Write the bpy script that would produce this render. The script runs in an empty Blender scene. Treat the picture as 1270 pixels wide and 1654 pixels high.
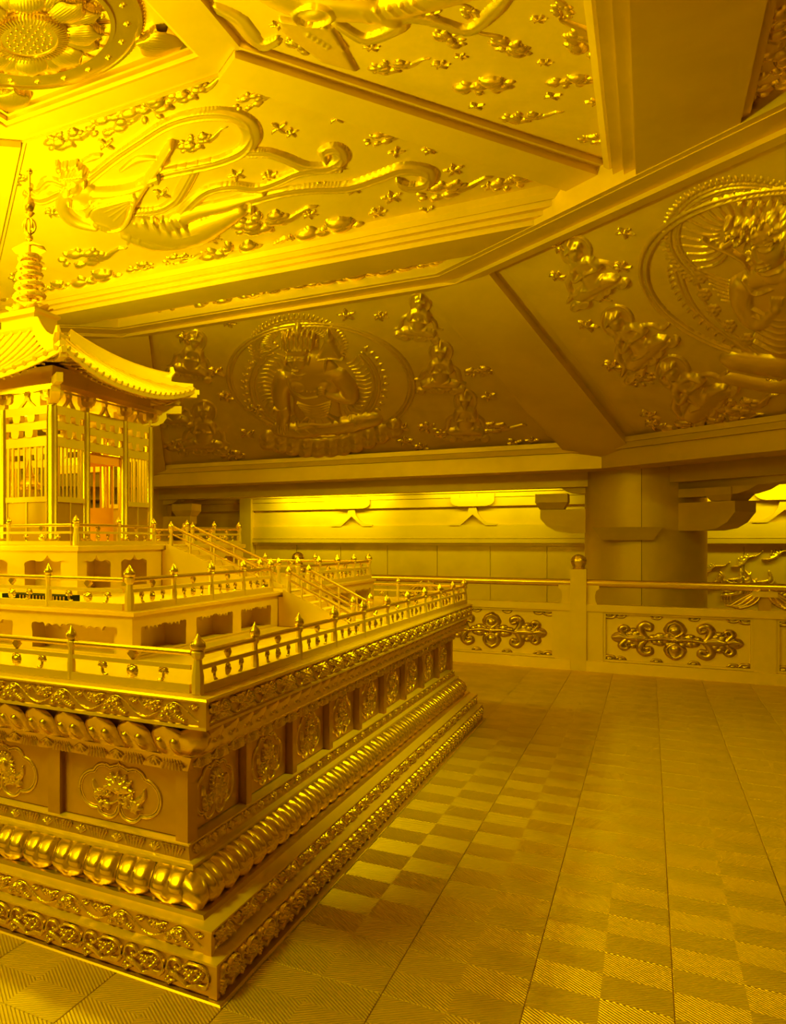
import bpy, bmesh, math, random
import numpy as np
from mathutils import Matrix, Vector
random.seed(7); rng = np.random.default_rng(3)
PI = math.pi
SC = bpy.context.scene
COL = SC.collection

# ------------------------------------------------------------------ camera
CF, CCX, CHY, YAW = 1377.6, 44.6, 872.4, 0.6297
CAMP = np.array([-5.3266, -3.8641, 1.5])
FW = np.array([math.cos(YAW), math.sin(YAW), 0.]); RT = np.array([math.sin(YAW), -math.cos(YAW), 0.])
cam = bpy.data.cameras.new('camera'); camo = bpy.data.objects.new('camera', cam); COL.objects.link(camo)
cam.sensor_fit = 'HORIZONTAL'; cam.sensor_width = 36; cam.lens = 36 * CF / 1270
cam.shift_x = (635 - CCX) / 1270; cam.shift_y = (CHY - 827) / 1270
cam.clip_start = .05; cam.clip_end = 200
camo.location = CAMP; camo.rotation_euler = (PI / 2, 0, YAW - PI / 2)
SC.camera = camo
# ------------------------------------------------------------------ world, lamps, exposure
w = bpy.data.worlds.new('world'); SC.world = w; w.use_nodes = True
w.node_tree.nodes['Background'].inputs[0].default_value = (1, .62, .12, 1)
w.node_tree.nodes['Background'].inputs[1].default_value = .05
SC.view_settings.view_transform = 'Standard'; SC.view_settings.look = 'None'
SC.view_settings.gamma = 1; SC.view_settings.use_curve_mapping = False
SC.view_settings.exposure = 0.42
def lamp(name, kind, loc, power, col=(1, .89, .05), size=.3, target=None, sy=None, spot=None, blend=.6):
    l = bpy.data.lights.new(name, kind); l.energy = power; l.color = col
    if kind == 'AREA':
        l.size = size
        if sy: l.shape = 'RECTANGLE'; l.size_y = sy
    else: l.shadow_soft_size = size
    if kind == 'SPOT': l.spot_size = spot; l.spot_blend = blend
    o = bpy.data.objects.new(name, l); COL.objects.link(o); o.location = loc
    if target is not None:
        o.rotation_euler = (Vector(target) - Vector(loc)).to_track_quat('-Z', 'Y').to_euler()
    return o
lamp('lamp_uplight', 'SPOT', (.35, 1.65, 2.6), 930, size=.15, target=(.7, .6, 6), spot=2.55, blend=.45)
lamp('fill_decks', 'SPOT', (-1.1, 1.1, 5.28), 1000, size=.15, target=(-.1, -.3, 1.), spot=1.75)  # added out-of-view spot, brightens the decks from above
lamp('fill_reliefs', 'POINT', (.2, 1.5, 3.3), 85, size=.1)  # added point light without a fixture, gives the slope reliefs highlights
lamp('lamp_shrine_front', 'POINT', (-3.9, 1.4, 3.0), 60, size=.3)
lamp('fill_spot', 'SPOT', (-4.1, -3.9, 4.36), 490, size=.15, target=(-.3, -.3, 1.2), spot=1.15)  # added unseen spot to brighten the shrine from the viewer's side
lamp('fill_spot', 'SPOT', (0, -4.1, 4.36), 460, size=.15, target=(.2, -1.2, 1.2), spot=1.3)  # added unseen spot for the shrine's right side
lamp('fill_spot', 'SPOT', (-4.1, 0, 4.36), 340, size=.15, target=(-.8, .2, 1.2), spot=1.3)  # added unseen spot for the shrine's left side
lamp('lamp_terrace', 'POINT', (-1.72, .1, 1.32), 34, size=.06)
lamp('lamp_pavilion', 'POINT', (.1, .1, 2.25), 16, size=.05)
lamp('lamp_wall_wash', 'AREA', (10.2, .9, 2.37), 28, size=2.0, sy=.12, target=(10.75, .9, 1.3))
lamp('lamp_wall_wash', 'AREA', (10.2, -1.7, 2.37), 14, size=2.0, sy=.12, target=(10.75, -1.7, 1.3))
lamp('lamp_wall_wash', 'AREA', (10.2, -5.6, 2.37), 22, size=2.4, sy=.12, target=(10.75, -5.6, 1.3))
lamp('lamp_terrace', 'POINT', (2.35, .75, 1.25), 20, size=.08)
lamp('fill_area', 'AREA', (-3.0, -5.6, 4.1), 45, size=.9, target=(-.8, -3.8, 0))  # added fill for the pedestal's right face and the floor before it
lamp('fill_area', 'AREA', (-5.0, -1.0, 4.1), 110, size=.9, target=(-3.0, -2.0, 0))  # added fill that lifts the floor at the lower left
lamp('fill_area', 'AREA', (2.6, -5.6, 4.1), 66, size=.9, target=(4.2, -4.2, 0))  # added fill that lifts the floor towards the balustrade

# ------------------------------------------------------------------ materials
MAT = {}
def gold(name, base=(.72, .515, .0), rough=.34, metal=.82, bump=.0, scale=20, rvar=.08, wear=0.):
    m = bpy.data.materials.new(name); m.use_nodes = True; nt = m.node_tree; b = nt.nodes['Principled BSDF']
    b.inputs['Base Color'].default_value = (*base, 1); b.inputs['Metallic'].default_value = metal
    b.inputs['Specular IOR Level'].default_value = .0; b.inputs['Specular Tint'].default_value = (1, .8, .05, 1)
    tc = nt.nodes.new('ShaderNodeTexCoord'); n = nt.nodes.new('ShaderNodeTexNoise')
    n.inputs['Scale'].default_value = scale * .25; n.inputs['Detail'].default_value = 4
    nt.links.new(tc.outputs['Object'], n.inputs['Vector'])
    mr = nt.nodes.new('ShaderNodeMapRange'); mr.inputs[3].default_value = rough - rvar; mr.inputs[4].default_value = rough + rvar
    nt.links.new(n.outputs[0], mr.inputs[0]); nt.links.new(mr.outputs[0], b.inputs['Roughness'])
    if wear:
        mx = nt.nodes.new('ShaderNodeMix'); mx.data_type = 'RGBA'
        mx.inputs[6].default_value = (*base, 1); mx.inputs[7].default_value = (base[0] * (1 - wear), base[1] * (1 - wear * 1.15), base[2], 1)
        cr = nt.nodes.new('ShaderNodeMapRange'); cr.inputs[1].default_value = .45; cr.inputs[2].default_value = .7
        nt.links.new(n.outputs[0], cr.inputs[0]); nt.links.new(cr.outputs[0], mx.inputs[0]); nt.links.new(mx.outputs[2], b.inputs['Base Color'])
    if bump:
        n2 = nt.nodes.new('ShaderNodeTexNoise'); n2.inputs['Scale'].default_value = scale; n2.inputs['Detail'].default_value = 3
        nt.links.new(tc.outputs['Object'], n2.inputs['Vector'])
        bp = nt.nodes.new('ShaderNodeBump'); bp.inputs['Strength'].default_value = 1; bp.inputs['Distance'].default_value = bump
        nt.links.new(n2.outputs[0], bp.inputs['Height']); nt.links.new(bp.outputs[0], b.inputs['Normal'])
    MAT[name] = m; return m
gold('gold', metal=.5, rough=.36)
gold('gold_course', base=(.68, .46, 0), metal=.86, rough=.34, wear=.1, scale=16)
gold('gold_polished', rough=.24, metal=.88)
gold('gold_relief', rough=.28, metal=.85)
gold('gold_hammered', base=(.66, .465, 0), rough=.42, metal=.5, bump=.004, scale=9, wear=.1)
gold('gold_beam', base=(.66, .465, 0), rough=.46, metal=.55, wear=.1, scale=6)
gold('gold_matte', base=(.66, .465, 0), rough=.48, metal=.35, wear=.12, scale=8)
gold('gold_bronze', base=(.58, .36, .0), rough=.42, metal=.8, wear=.15, scale=14)
gold('gold_figure', base=(.70, .5, 0), rough=.35, metal=.76)
gold('bronze_relief', base=(.46, .31, 0), rough=.28, metal=.95)
gold('orange_wood', base=(.75, .33, .0), rough=.5, metal=.2)
gold('dark_grille', base=(.02, .02, .008), rough=.5, metal=.3)
gold('dark_recess', base=(.05, .028, .002), rough=.6, metal=.3)
def floor_material():
    m = gold('gold_floor', base=(.62, .435, .0), rough=.42, metal=.58, wear=.14, scale=10)
    nt = m.node_tree; b = nt.nodes['Principled BSDF']
    tc = nt.nodes.new('ShaderNodeTexCoord'); sp = nt.nodes.new('ShaderNodeSeparateXYZ'); nt.links.new(tc.outputs['Object'], sp.inputs[0])
    def mth(op, a, bb=None):
        n = nt.nodes.new('ShaderNodeMath'); n.operation = op
        for i, v in enumerate((a, bb)):
            if v is None: continue
            if isinstance(v, (int, float)): n.inputs[i].default_value = v
            else: nt.links.new(v, n.inputs[i])
        return n.outputs[0]
    def tri(o):   # fold into one tile so the pattern also holds on the joined far field
        return mth('ABSOLUTE', mth('SUBTRACT', mth('FLOORED_MODULO', mth('ADD', o, .195), .39), .195))
    f = mth('ADD', tri(sp.outputs[0]), tri(sp.outputs[1]))
    s = mth('SINE', mth('MULTIPLY', f, 2 * PI / .0177))
    bp = nt.nodes.new('ShaderNodeBump'); bp.inputs['Strength'].default_value = .75; bp.inputs['Distance'].default_value = .002
    nt.links.new(s, bp.inputs['Height']); nt.links.new(bp.outputs[0], b.inputs['Normal'])
floor_material()

# ------------------------------------------------------------------ object helpers
WM = {}
def new(name, me, mat=None, parent=None, M=None):
    o = bpy.data.objects.new(name, me); COL.objects.link(o)
    M = M if M is not None else Matrix.Identity(4)
    WM[o] = M
    if parent is not None:
        o.parent = parent; o.matrix_basis = WM[parent].inverted() @ M
    else: o.matrix_basis = M
    if me is not None and mat and not me.materials: me.materials.append(MAT[mat])
    return o
def tag(o, label, cat=None, group=None, kind=None):
    o['label'] = label
    if cat: o['category'] = cat
    if group: o['group'] = group
    if kind: o['kind'] = kind
    return o
def root(name, loc, label, cat=None, group=None, kind=None):
    return tag(new(name, None, M=Matrix.Translation(loc)), label, cat, group, kind)
def finish(me, ang=.6):
    me.update(); me.shade_smooth()
    try: me.set_sharp_from_angle(angle=ang)
    except Exception: pass
    return me
class MB:
    def __init__(s): s.v = []; s.f = []
    def add(s, V, F, M=None):
        b = len(s.v)
        for p in V:
            p = Vector(p)
            s.v.append(tuple(M @ p if M is not None else p))
        s.f += [tuple(i + b for i in f) for f in F]; return s
    def box(s, x0, x1, y0, y1, z0, z1, M=None):
        V = [(x0, y0, z0), (x1, y0, z0), (x1, y1, z0), (x0, y1, z0), (x0, y0, z1), (x1, y0, z1), (x1, y1, z1), (x0, y1, z1)]
        return s.add(V, [(0, 3, 2, 1), (4, 5, 6, 7), (0, 1, 5, 4), (1, 2, 6, 5), (2, 3, 7, 6), (3, 0, 4, 7)], M)
    def hexa(s, low, up, M=None):
        return s.add(list(low) + list(up), [(0, 3, 2, 1), (4, 5, 6, 7), (0, 1, 5, 4), (1, 2, 6, 5), (2, 3, 7, 6), (3, 0, 4, 7)], M)
    def lathe(s, prof, n=12, M=None):
        V = []; F = []
        for r, z in prof:
            for i in range(n): V.append((r * math.cos(2 * PI * i / n), r * math.sin(2 * PI * i / n), z))
        for k in range(len(prof) - 1):
            for i in range(n): F.append((k * n + i, k * n + (i + 1) % n, (k + 1) * n + (i + 1) % n, (k + 1) * n + i))
        F.append(tuple(range(n - 1, -1, -1))); F.append(tuple((len(prof) - 1) * n + i for i in range(n)))
        return s.add(V, F, M)
    def tube(s, pts, r, n=8, closed=False, M=None):
        P = [Vector(p) for p in pts]; m = len(P); V = []; F = []
        R = r if isinstance(r, (list, tuple)) else [r] * m
        up = None
        for i in range(m):
            a = P[(i - 1) % m] if (closed or i > 0) else P[i]; b = P[(i + 1) % m] if (closed or i < m - 1) else P[i]
            t = (b - a).normalized()
            if up is None: up = Vector((0, 0, 1)) if abs(t.z) < .9 else Vector((1, 0, 0))
            u = (up - t * up.dot(t)).normalized(); up = u; q = t.cross(u)
            for k in range(n):
                c = 2 * PI * k / n + PI / n
                V.append(P[i] + (u * math.cos(c) + q * math.sin(c)) * R[i])
        for i in range(m if closed else m - 1):
            j = (i + 1) % m
            for k in range(n): F.append((i * n + k, i * n + (k + 1) % n, j * n + (k + 1) % n, j * n + k))
        if not closed: F.append(tuple(range(n - 1, -1, -1))); F.append(tuple((m - 1) * n + k for k in range(n)))
        return s.add(V, F, M)
    def ring(s, prof, N=4, phase=0., M=None, closed=True):   # profile of (apothem, z) swept round a regular polygon
        V = []; F = []; m = len(prof)
        for i in range(N):
            a = phase + (2 * i + 1) * PI / N
            for ap, z in prof:
                r = ap / math.cos(PI / N); V.append((r * math.cos(a), r * math.sin(a), z))
        for i in range(N):
            j = (i + 1) % N
            for k in range(m if closed else m - 1):
                l = (k + 1) % m
                F.append((i * m + k, j * m + k, j * m + l, i * m + l))
        return s.add(V, F, M)
    def prism(s, poly, d0, d1, M=None):   # polygon in local xy, extruded in z
        n = len(poly)
        V = [(x, y, d0) for x, y in poly] + [(x, y, d1) for x, y in poly]
        F = [tuple(range(n - 1, -1, -1)), tuple(range(n, 2 * n))] + [(i, (i + 1) % n, n + (i + 1) % n, n + i) for i in range(n)]
        return s.add(V, F, M)
    def mesh(s, name='mesh', ang=.6):
        me = bpy.data.meshes.new(name); me.from_pydata(s.v, [], s.f)
        bm = bmesh.new(); bm.from_mesh(me); bmesh.ops.recalc_face_normals(bm, faces=bm.faces); bm.to_mesh(me); bm.free()
        return finish(me, ang)
    def build(s, name, mat, parent=None, M=None, ang=.6):
        return new(name, s.mesh(name, ang), mat, parent, M)
def side(deg, s=0., t=0., n=0.):
    """frame on a vertical face whose outward normal points to deg: local x along the face, y up, z outward"""
    a = math.radians(deg); N = Vector((math.cos(a), math.sin(a), 0)); S = Vector((0, 0, 1)).cross(N)
    p = S * s + Vector((0, 0, t)) + N * n
    return Matrix(((S.x, 0, N.x, p.x), (S.y, 0, N.y, p.y), (0, 1, 0, p.z), (0, 0, 0, 1)))
def catmull(P, k=6, closed=False):
    P = np.array(P, float); n = len(P); out = []
    rngi = range(n if closed else n - 1)
    for i in rngi:
        g = (lambda j: P[j % n]) if closed else (lambda j: P[min(max(j, 0), n - 1)])
        a, b, c, d = g(i - 1), g(i), g(i + 1), g(i + 2)
        for q in range(k):
            t = q / k
            out.append(.5 * (2 * b + (c - a) * t + (2 * a - 5 * b + 4 * c - d) * t * t + (3 * b - a - 3 * c + d) * t ** 3))
    out.append(P[0] if closed else P[-1])
    return np.array(out)

class HF:
    """sculpted relief: a height field built of domes and rounded strokes, meshed only where it rises off its ground"""
    def __init__(s, x0, x1, y0, y1, res):
        s.nx = max(4, int((x1 - x0) / res) + 1); s.ny = max(4, int((y1 - y0) / res) + 1)
        s.x = np.linspace(x0, x1, s.nx); s.y = np.linspace(y0, y1, s.ny)
        s.Z = np.zeros((s.ny, s.nx)); s.T = (1, 0, 0, 0, 1, 0); s.hs = 1.
    def at(s, p):
        a, b, c, d, e, f = s.T; return a * p[0] + b * p[1] + c, d * p[0] + e * p[1] + f
    def rs(s):
        a, b, c, d, e, f = s.T; return math.sqrt(abs(a * e - b * d))
    def sub(s, x0, x1, y0, y1):
        i0, i1 = np.searchsorted(s.x, [x0, x1]); j0, j1 = np.searchsorted(s.y, [y0, y1])
        return slice(j0, j1), slice(i0, i1)
    def dome(s, c, rx, ry=None, rot=0., h=.03, b=0., e=.5, mode='max'):
        ry = ry or rx; cx, cy = s.at(c)
        a_, b_, _, d_, e_, _ = s.T; cr, sr = math.cos(rot), math.sin(rot)
        A = np.array([[a_, b_], [d_, e_]]) @ np.array([[cr, -sr], [sr, cr]]) @ np.diag([rx, ry])
        ex = math.hypot(*A[0]); ey = math.hypot(*A[1])
        J, I = s.sub(cx - ex, cx + ex, cy - ey, cy + ey)
        X, Y = np.meshgrid(s.x[I] - cx, s.y[J] - cy)
        if X.size == 0: return s
        Ai = np.linalg.inv(A); U = Ai[0, 0] * X + Ai[0, 1] * Y; V = Ai[1, 0] * X + Ai[1, 1] * Y
        q = U * U + V * V; k = np.where(q < 1, np.maximum(1 - q, 0) ** e, 0); Zs = s.Z[J, I]
        if mode == 'max': s.Z[J, I] = np.where(q < 1, np.maximum(Zs, (b + h * k) * s.hs), Zs)
        else: s.Z[J, I] = np.where(Zs > 0, Zs + h * k * s.hs, Zs)
        return s
    def stroke(s, P, r=.02, h=.02, b=0., k=5, closed=False, e=.5, mode='max', smooth=True):
        P = [tuple(p) for p in P]; n = len(P)
        R = r if isinstance(r, (list, tuple)) else [r] * n
        if smooth and n > 2:
            Q = catmull(P, k, closed); RR = np.interp(np.linspace(0, 1, len(Q)), np.linspace(0, 1, n + (1 if closed else 0)), list(R) + ([R[0]] if closed else []))
        else:
            Q = np.array(P + ([P[0]] if closed else [])); RR = np.array(list(R) + ([R[0]] if closed else []))
        Q = np.array([s.at(q) for q in Q]); RR = RR * s.rs()
        D = None; rm = RR.max()
        J, I = s.sub(Q[:, 0].min() - rm, Q[:, 0].max() + rm, Q[:, 1].min() - rm, Q[:, 1].max() + rm)
        gx, gy = s.x[I], s.y[J]
        if gx.size == 0 or gy.size == 0: return s
        K = np.zeros((gy.size, gx.size))
        for a, c, ra, rc in zip(Q[:-1], Q[1:], RR[:-1], RR[1:]):
            m = max(ra, rc)
            i0, i1 = np.searchsorted(gx, [min(a[0], c[0]) - m, max(a[0], c[0]) + m]); j0, j1 = np.searchsorted(gy, [min(a[1], c[1]) - m, max(a[1], c[1]) + m])
            if i1 <= i0 or j1 <= j0: continue
            X, Y = np.meshgrid(gx[i0:i1], gy[j0:j1]); d = c - a; L = d @ d + 1e-12
            t = np.clip(((X - a[0]) * d[0] + (Y - a[1]) * d[1]) / L, 0, 1)
            dd = (X - a[0] - t * d[0]) ** 2 + (Y - a[1] - t * d[1]) ** 2; rr = ra + (rc - ra) * t
            K[j0:j1, i0:i1] = np.maximum(K[j0:j1, i0:i1], np.maximum(1 - dd / np.maximum(rr, 1e-6) ** 2, 0))
        Zs = s.Z[J, I]; on = K > 0
        if mode == 'max': s.Z[J, I] = np.where(on, np.maximum(Zs, (b + h * K ** e) * s.hs), Zs)
        else: s.Z[J, I] = np.where(on & (Zs > 0), Zs + h * K ** e * s.hs, Zs)
        return s
    def groove(s, P, r=.01, d=.01, **k): return s.stroke(P, r, -d, mode='add', **k)
    def fill(s, P, h, k=6, smooth=True, edge=.02):   # flat plate with rounded edge
        Q = catmull(P, k, True) if smooth else np.array([tuple(p) for p in P] + [tuple(P[0])])
        Q = np.array([s.at(q) for q in Q])
        J, I = s.sub(Q[:, 0].min(), Q[:, 0].max(), Q[:, 1].min(), Q[:, 1].max())
        X, Y = np.meshgrid(s.x[I], s.y[J])
        if X.size == 0: return s
        ins = np.zeros(X.shape, bool); dm = np.full(X.shape, 1e9)
        for a, c in zip(Q[:-1], Q[1:]):
            cond = (a[1] > Y) != (c[1] > Y)
            xi = (c[0] - a[0]) * (Y - a[1]) / (c[1] - a[1] + 1e-12) + a[0]
            ins ^= cond & (X < xi)
            d = c - a; t = np.clip(((X - a[0]) * d[0] + (Y - a[1]) * d[1]) / (d @ d + 1e-12), 0, 1)
            dm = np.minimum(dm, (X - a[0] - t * d[0]) ** 2 + (Y - a[1] - t * d[1]) ** 2)
        q = np.clip(np.sqrt(dm) / edge, 0, 1); z = h * s.hs * np.sqrt(1 - (1 - q) ** 2)
        s.Z[J, I] = np.where(ins, np.maximum(s.Z[J, I], z), s.Z[J, I]); return s
    def mesh(s, name='relief', sink=.003, eps=1e-4):
        Z = s.Z; on = Z > eps
        cell = on[:-1, :-1] | on[1:, :-1] | on[:-1, 1:] | on[1:, 1:]
        j, i = np.nonzero(cell); nx = s.nx
        q = np.stack([j * nx + i, j * nx + i + 1, (j + 1) * nx + i + 1, (j + 1) * nx + i], 1)
        used, inv = np.unique(q, return_inverse=True); q = inv.reshape(q.shape)
        X, Y = np.meshgrid(s.x, s.y); zz = np.where(on, Z, -sink)
        V = np.stack([X.ravel()[used], Y.ravel()[used], zz.ravel()[used]], 1)
        me = bpy.data.meshes.new(name); me.vertices.add(len(V)); me.vertices.foreach_set('co', V.ravel().astype('f'))
        me.loops.add(q.size); me.loops.foreach_set('vertex_index', q.ravel().astype('i'))
        me.polygons.add(len(q)); me.polygons.foreach_set('loop_start', np.arange(0, q.size, 4).astype('i'))
        try: me.polygons.foreach_set('loop_total', np.full(len(q), 4, 'i'))
        except Exception: pass
        me.update(calc_edges=True); me.validate(); me.shade_smooth()
        return me
def plate(name, outer, holes, th):
    """flat plate with cut-out openings, local xy, thickness th behind z=0"""
    cu = bpy.data.curves.new(name, 'CURVE'); cu.dimensions = '2D'; cu.fill_mode = 'BOTH'; cu.extrude = th / 2
    for P in [outer] + holes:
        sp = cu.splines.new('POLY'); sp.points.add(len(P) - 1); sp.use_cyclic_u = True
        for k, (x, y) in enumerate(P): sp.points[k].co = (x, y, 0, 1)
    ob = bpy.data.objects.new(name, cu); me = bpy.data.meshes.new_from_object(ob)
    bpy.data.objects.remove(ob); bpy.data.curves.remove(cu)
    for v in me.vertices: v.co.z -= th / 2
    me.name = name; me.materials.clear()
    return finish(me, .5)
def copies(parent, name, me, mat, mats):
    return [new(name, me, mat, parent, M) for M in mats]
def slope(phi, ap, z, tan):
    """frame on a sloping ceiling face: local x to the viewer's right, y up the slope, z into the room"""
    d = np.array([math.cos(phi), math.sin(phi), 0]); a = math.atan(tan); c, s = math.cos(a), math.sin(a)
    t = -c * d + np.array([0, 0, s]); n = -s * d - np.array([0, 0, c]); S = np.cross(t, n); O = d * ap + np.array([0, 0, z])
    return Matrix(((S[0], t[0], n[0], O[0]), (S[1], t[1], n[1], O[1]), (S[2], t[2], n[2], O[2]), (0, 0, 0, 1)))
def on_plane(M, u, v):   # where the sight line of a photo point meets a built plane, in that plane's own metres
    O = np.array(M.col[3][:3]); S = np.array(M.col[0][:3]); t = np.array(M.col[1][:3]); n = np.array(M.col[2][:3])
    d = FW + RT * (u - CCX) / CF + np.array([0, 0, (CHY - v) / CF]); k = ((O - CAMP) @ n) / (d @ n); P = CAMP + d * k - O
    return float(P @ S), float(P @ t)

# ================================================================== THE ROOM
def project(p):
    d = np.array(p, float) - CAMP; D = d @ FW
    return (CCX + CF * (d @ RT) / D, CHY - CF * d[2] / D, D)
# ---- floor
WX = 10.8
floor = MB().box(-9.2, WX + .2, -10.8, 10.8, -.2, -.006).build('floor', 'gold_matte')
tag(floor, 'ribbed golden metal tile floor around the stepped pedestal', kind='structure')
tm = MB(); g = .1938; b = .1925
tm.add([(-g, -g, -.006), (g, -g, -.006), (g, g, -.006), (-g, g, -.006), (-g, -g, -.0014), (g, -g, -.0014), (g, g, -.0014), (-g, g, -.0014), (-b, -b, 0), (b, -b, 0), (b, b, 0), (-b, b, 0)],
       [(0, 1, 5, 4), (1, 2, 6, 5), (2, 3, 7, 6), (3, 0, 4, 7), (4, 5, 9, 8), (5, 6, 10, 9), (6, 7, 11, 10), (7, 4, 8, 11), (8, 9, 10, 11)])
tile_me = tm.mesh('tile', .2)
cand = []
for i in range(-16, 36):
    for j in range(-20, 34):
        x, y = -2.945 + .39 * i, -2.565 + .39 * j
        if max(abs(x), abs(y)) < 2.5 or x > WX - .2 or abs(y) > 10.6 or x < -9: continue
        u, v, D = project((x, y, 0)); vis = 0
        if D > .8 and -60 < u < 1330 and v < 1720 and x < 6.35 and (y < -2.7 or x < -2.7) and not (x > 2 and y > -2.3): vis = 1 / D ** 3
        cand.append((vis, x, y))
cand.sort(reverse=True)
far = MB()
for k, (vis, x, y) in enumerate(cand):
    M = Matrix.Translation((x, y, 0))
    if k < 300 and vis > 0: new('tile', tile_me, 'gold_floor', floor, M)
    else: far.add([(x - .194 + .39 * 0 + 2.945, y - .194 + 2.565, 0), (x + .194 + 2.945, y - .194 + 2.565, 0), (x + .194 + 2.945, y + .194 + 2.565, 0), (x - .194 + 2.945, y + .194 + 2.565, 0)], [(0, 1, 2, 3)])
o = far.build('tile_field', 'gold_floor', floor, Matrix.Translation((-2.945, -2.565, 0))); o['kind'] = 'stuff'

# ---- back wall with its beams, struts and dado panels
wall = MB().box(WX, WX + .2, -10.8, 10.8, -.02, 4.2).build('wall_back', 'gold_matte')
tag(wall, 'golden back wall with beams, struts and dado panels behind the balustrade', kind='structure')
def wbar(name, z0, z1, d, y0=-10.8, y1=10.8, mat='gold_matte'):
    return MB().box(WX - d, WX + .01, y0, y1, z0, z1).build(name, mat, wall)
wbar('cornice_beam', 2.30, 2.55, .16); wbar('cornice_moulding', 2.22, 2.298, .10); wbar('frieze_beam', 2.07, 2.216, .07)
wbar('tie_beam', 1.53, 1.76, .07); wbar('dado_moulding', 1.452, 1.522, .10); wbar('dado_fillet', 1.405, 1.449, .06); wbar('skirting', 0, .22, .06)
for k in range(-7, 12):
    y = -.0887 - .815 * k
    MB().box(WX - .022, WX + .01, y - .809, y - .004, .222, 1.402).build('dado_panel', 'gold_matte', wall)
MB().box(WX - .17, WX + .01, 2.39, 2.62, .0, 2.3).build('wall_post', 'gold_matte', wall)
def strut_mesh():
    m = MB()
    top = [(0, .31), (.05, .31), (.075, .2), (.13, .1), (.22, .035), (.36, .012), (.36, -.012), (.19, -.012), (.0, .17)]
    for sg in (-1, 1):
        P = [(x * sg, y) for x, y in top]
        m.prism(P if sg > 0 else P[::-1], 0, .085)
    return m.mesh('strut')
st_me = strut_mesh()
def arm_poly(wd, h): return [(-wd, h), (-wd, h * .55), (-wd * .93, h * .3), (-wd * .8, h * .1), (-wd * .62, 0), (wd * .62, 0), (wd * .8, h * .1), (wd * .93, h * .3), (wd, h * .55), (wd, h)]
arm_me = MB().prism(arm_poly(.33, .15), 0, .1).mesh('arm')
blk = [(-.07, .09), (-.07, .045), (-.052, 0), (.052, 0), (.07, .045), (.07, .09)]
blk_me = MB().prism(blk, 0, .1).mesh('block')
for k in range(-4, 5):
    y = .52 - 1.98 * k
    if abs(y - 2.5) < .2: continue
    M = side(180, -y, 1.762, -WX + .0)
    wst = new('wall_strut', st_me, 'gold_matte', wall, M)
    a = new('bracket_arm', arm_me, 'gold_matte', wst, side(180, -y, 2.07, -WX + .03))
    for q in (-.26, 0, .26): new('bearing_block', blk_me, 'gold_matte', wst, side(180, -y + q, 2.19, -WX + .02))
# landscape relief on the dado to the right of the column
M = side(180, 4.1, .3, -WX + .02)
h = HF(-.1, 2.0, .2, 1.1, .011)
for k in range(60):
    x = rng.uniform(0, 1.9); y = rng.uniform(.3, .62 + .12 * math.sin(x * 3)); a = rng.uniform(-.5, .9); L = rng.uniform(.06, .16)
    h.stroke([(x, y), (x + L * math.cos(a), y + L * math.sin(a)), (x + L * 1.5 * math.cos(a + .7), y + L * 1.5 * math.sin(a + .7))], [.012, .03, .006], .04)
for (cx, cy, s_, an) in ((.45, .74, .6, .25), (.85, .86, .6, .45), (1.2, .96, .6, .3), (1.5, .8, .6, .1)):
    h.T = (s_ * math.cos(an), -s_ * math.sin(an), cx, s_ * math.sin(an), s_ * math.cos(an), cy)
    h.stroke([(-.2, 0), (-.08, -.03), (.06, .0), (.2, .08), (.36, .05), (.5, .12)], [.008, .03, .04, .022, .012, .004], .045)
    for q in range(4): h.stroke([(-.05 + .03 * q, .0), (-.02 + .05 * q, .08), (.02 + .06 * q, .15)], [.02, .014, .003], .03)
h.T = (1, 0, 0, 0, 1, 0)
for cx in (.78, 1.06, 1.34):
    for q in range(4): h.stroke([(cx - .05 - .035 * q, .32), (cx - .03 - .03 * q, .42 + .02 * q), (cx + .1, .47 + .03 * q)], .011, .03)
new('landscape_relief', h.mesh(), 'gold_relief', wall, M)
for nm, b_, lab in (('wall_front', (-9.2, -9.0, -10.8, 10.8), 'plain golden wall behind the viewer'), ('wall_right', (-9.2, WX + .2, -10.9, -10.7), 'plain golden side wall beyond the right edge'), ('wall_left', (-9.2, WX + .2, 10.7, 10.9), 'plain golden side wall beyond the left edge')):
    tag(MB().box(*b_, -.02, 4.2).build(nm, 'gold_matte'), lab, kind='structure')

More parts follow.
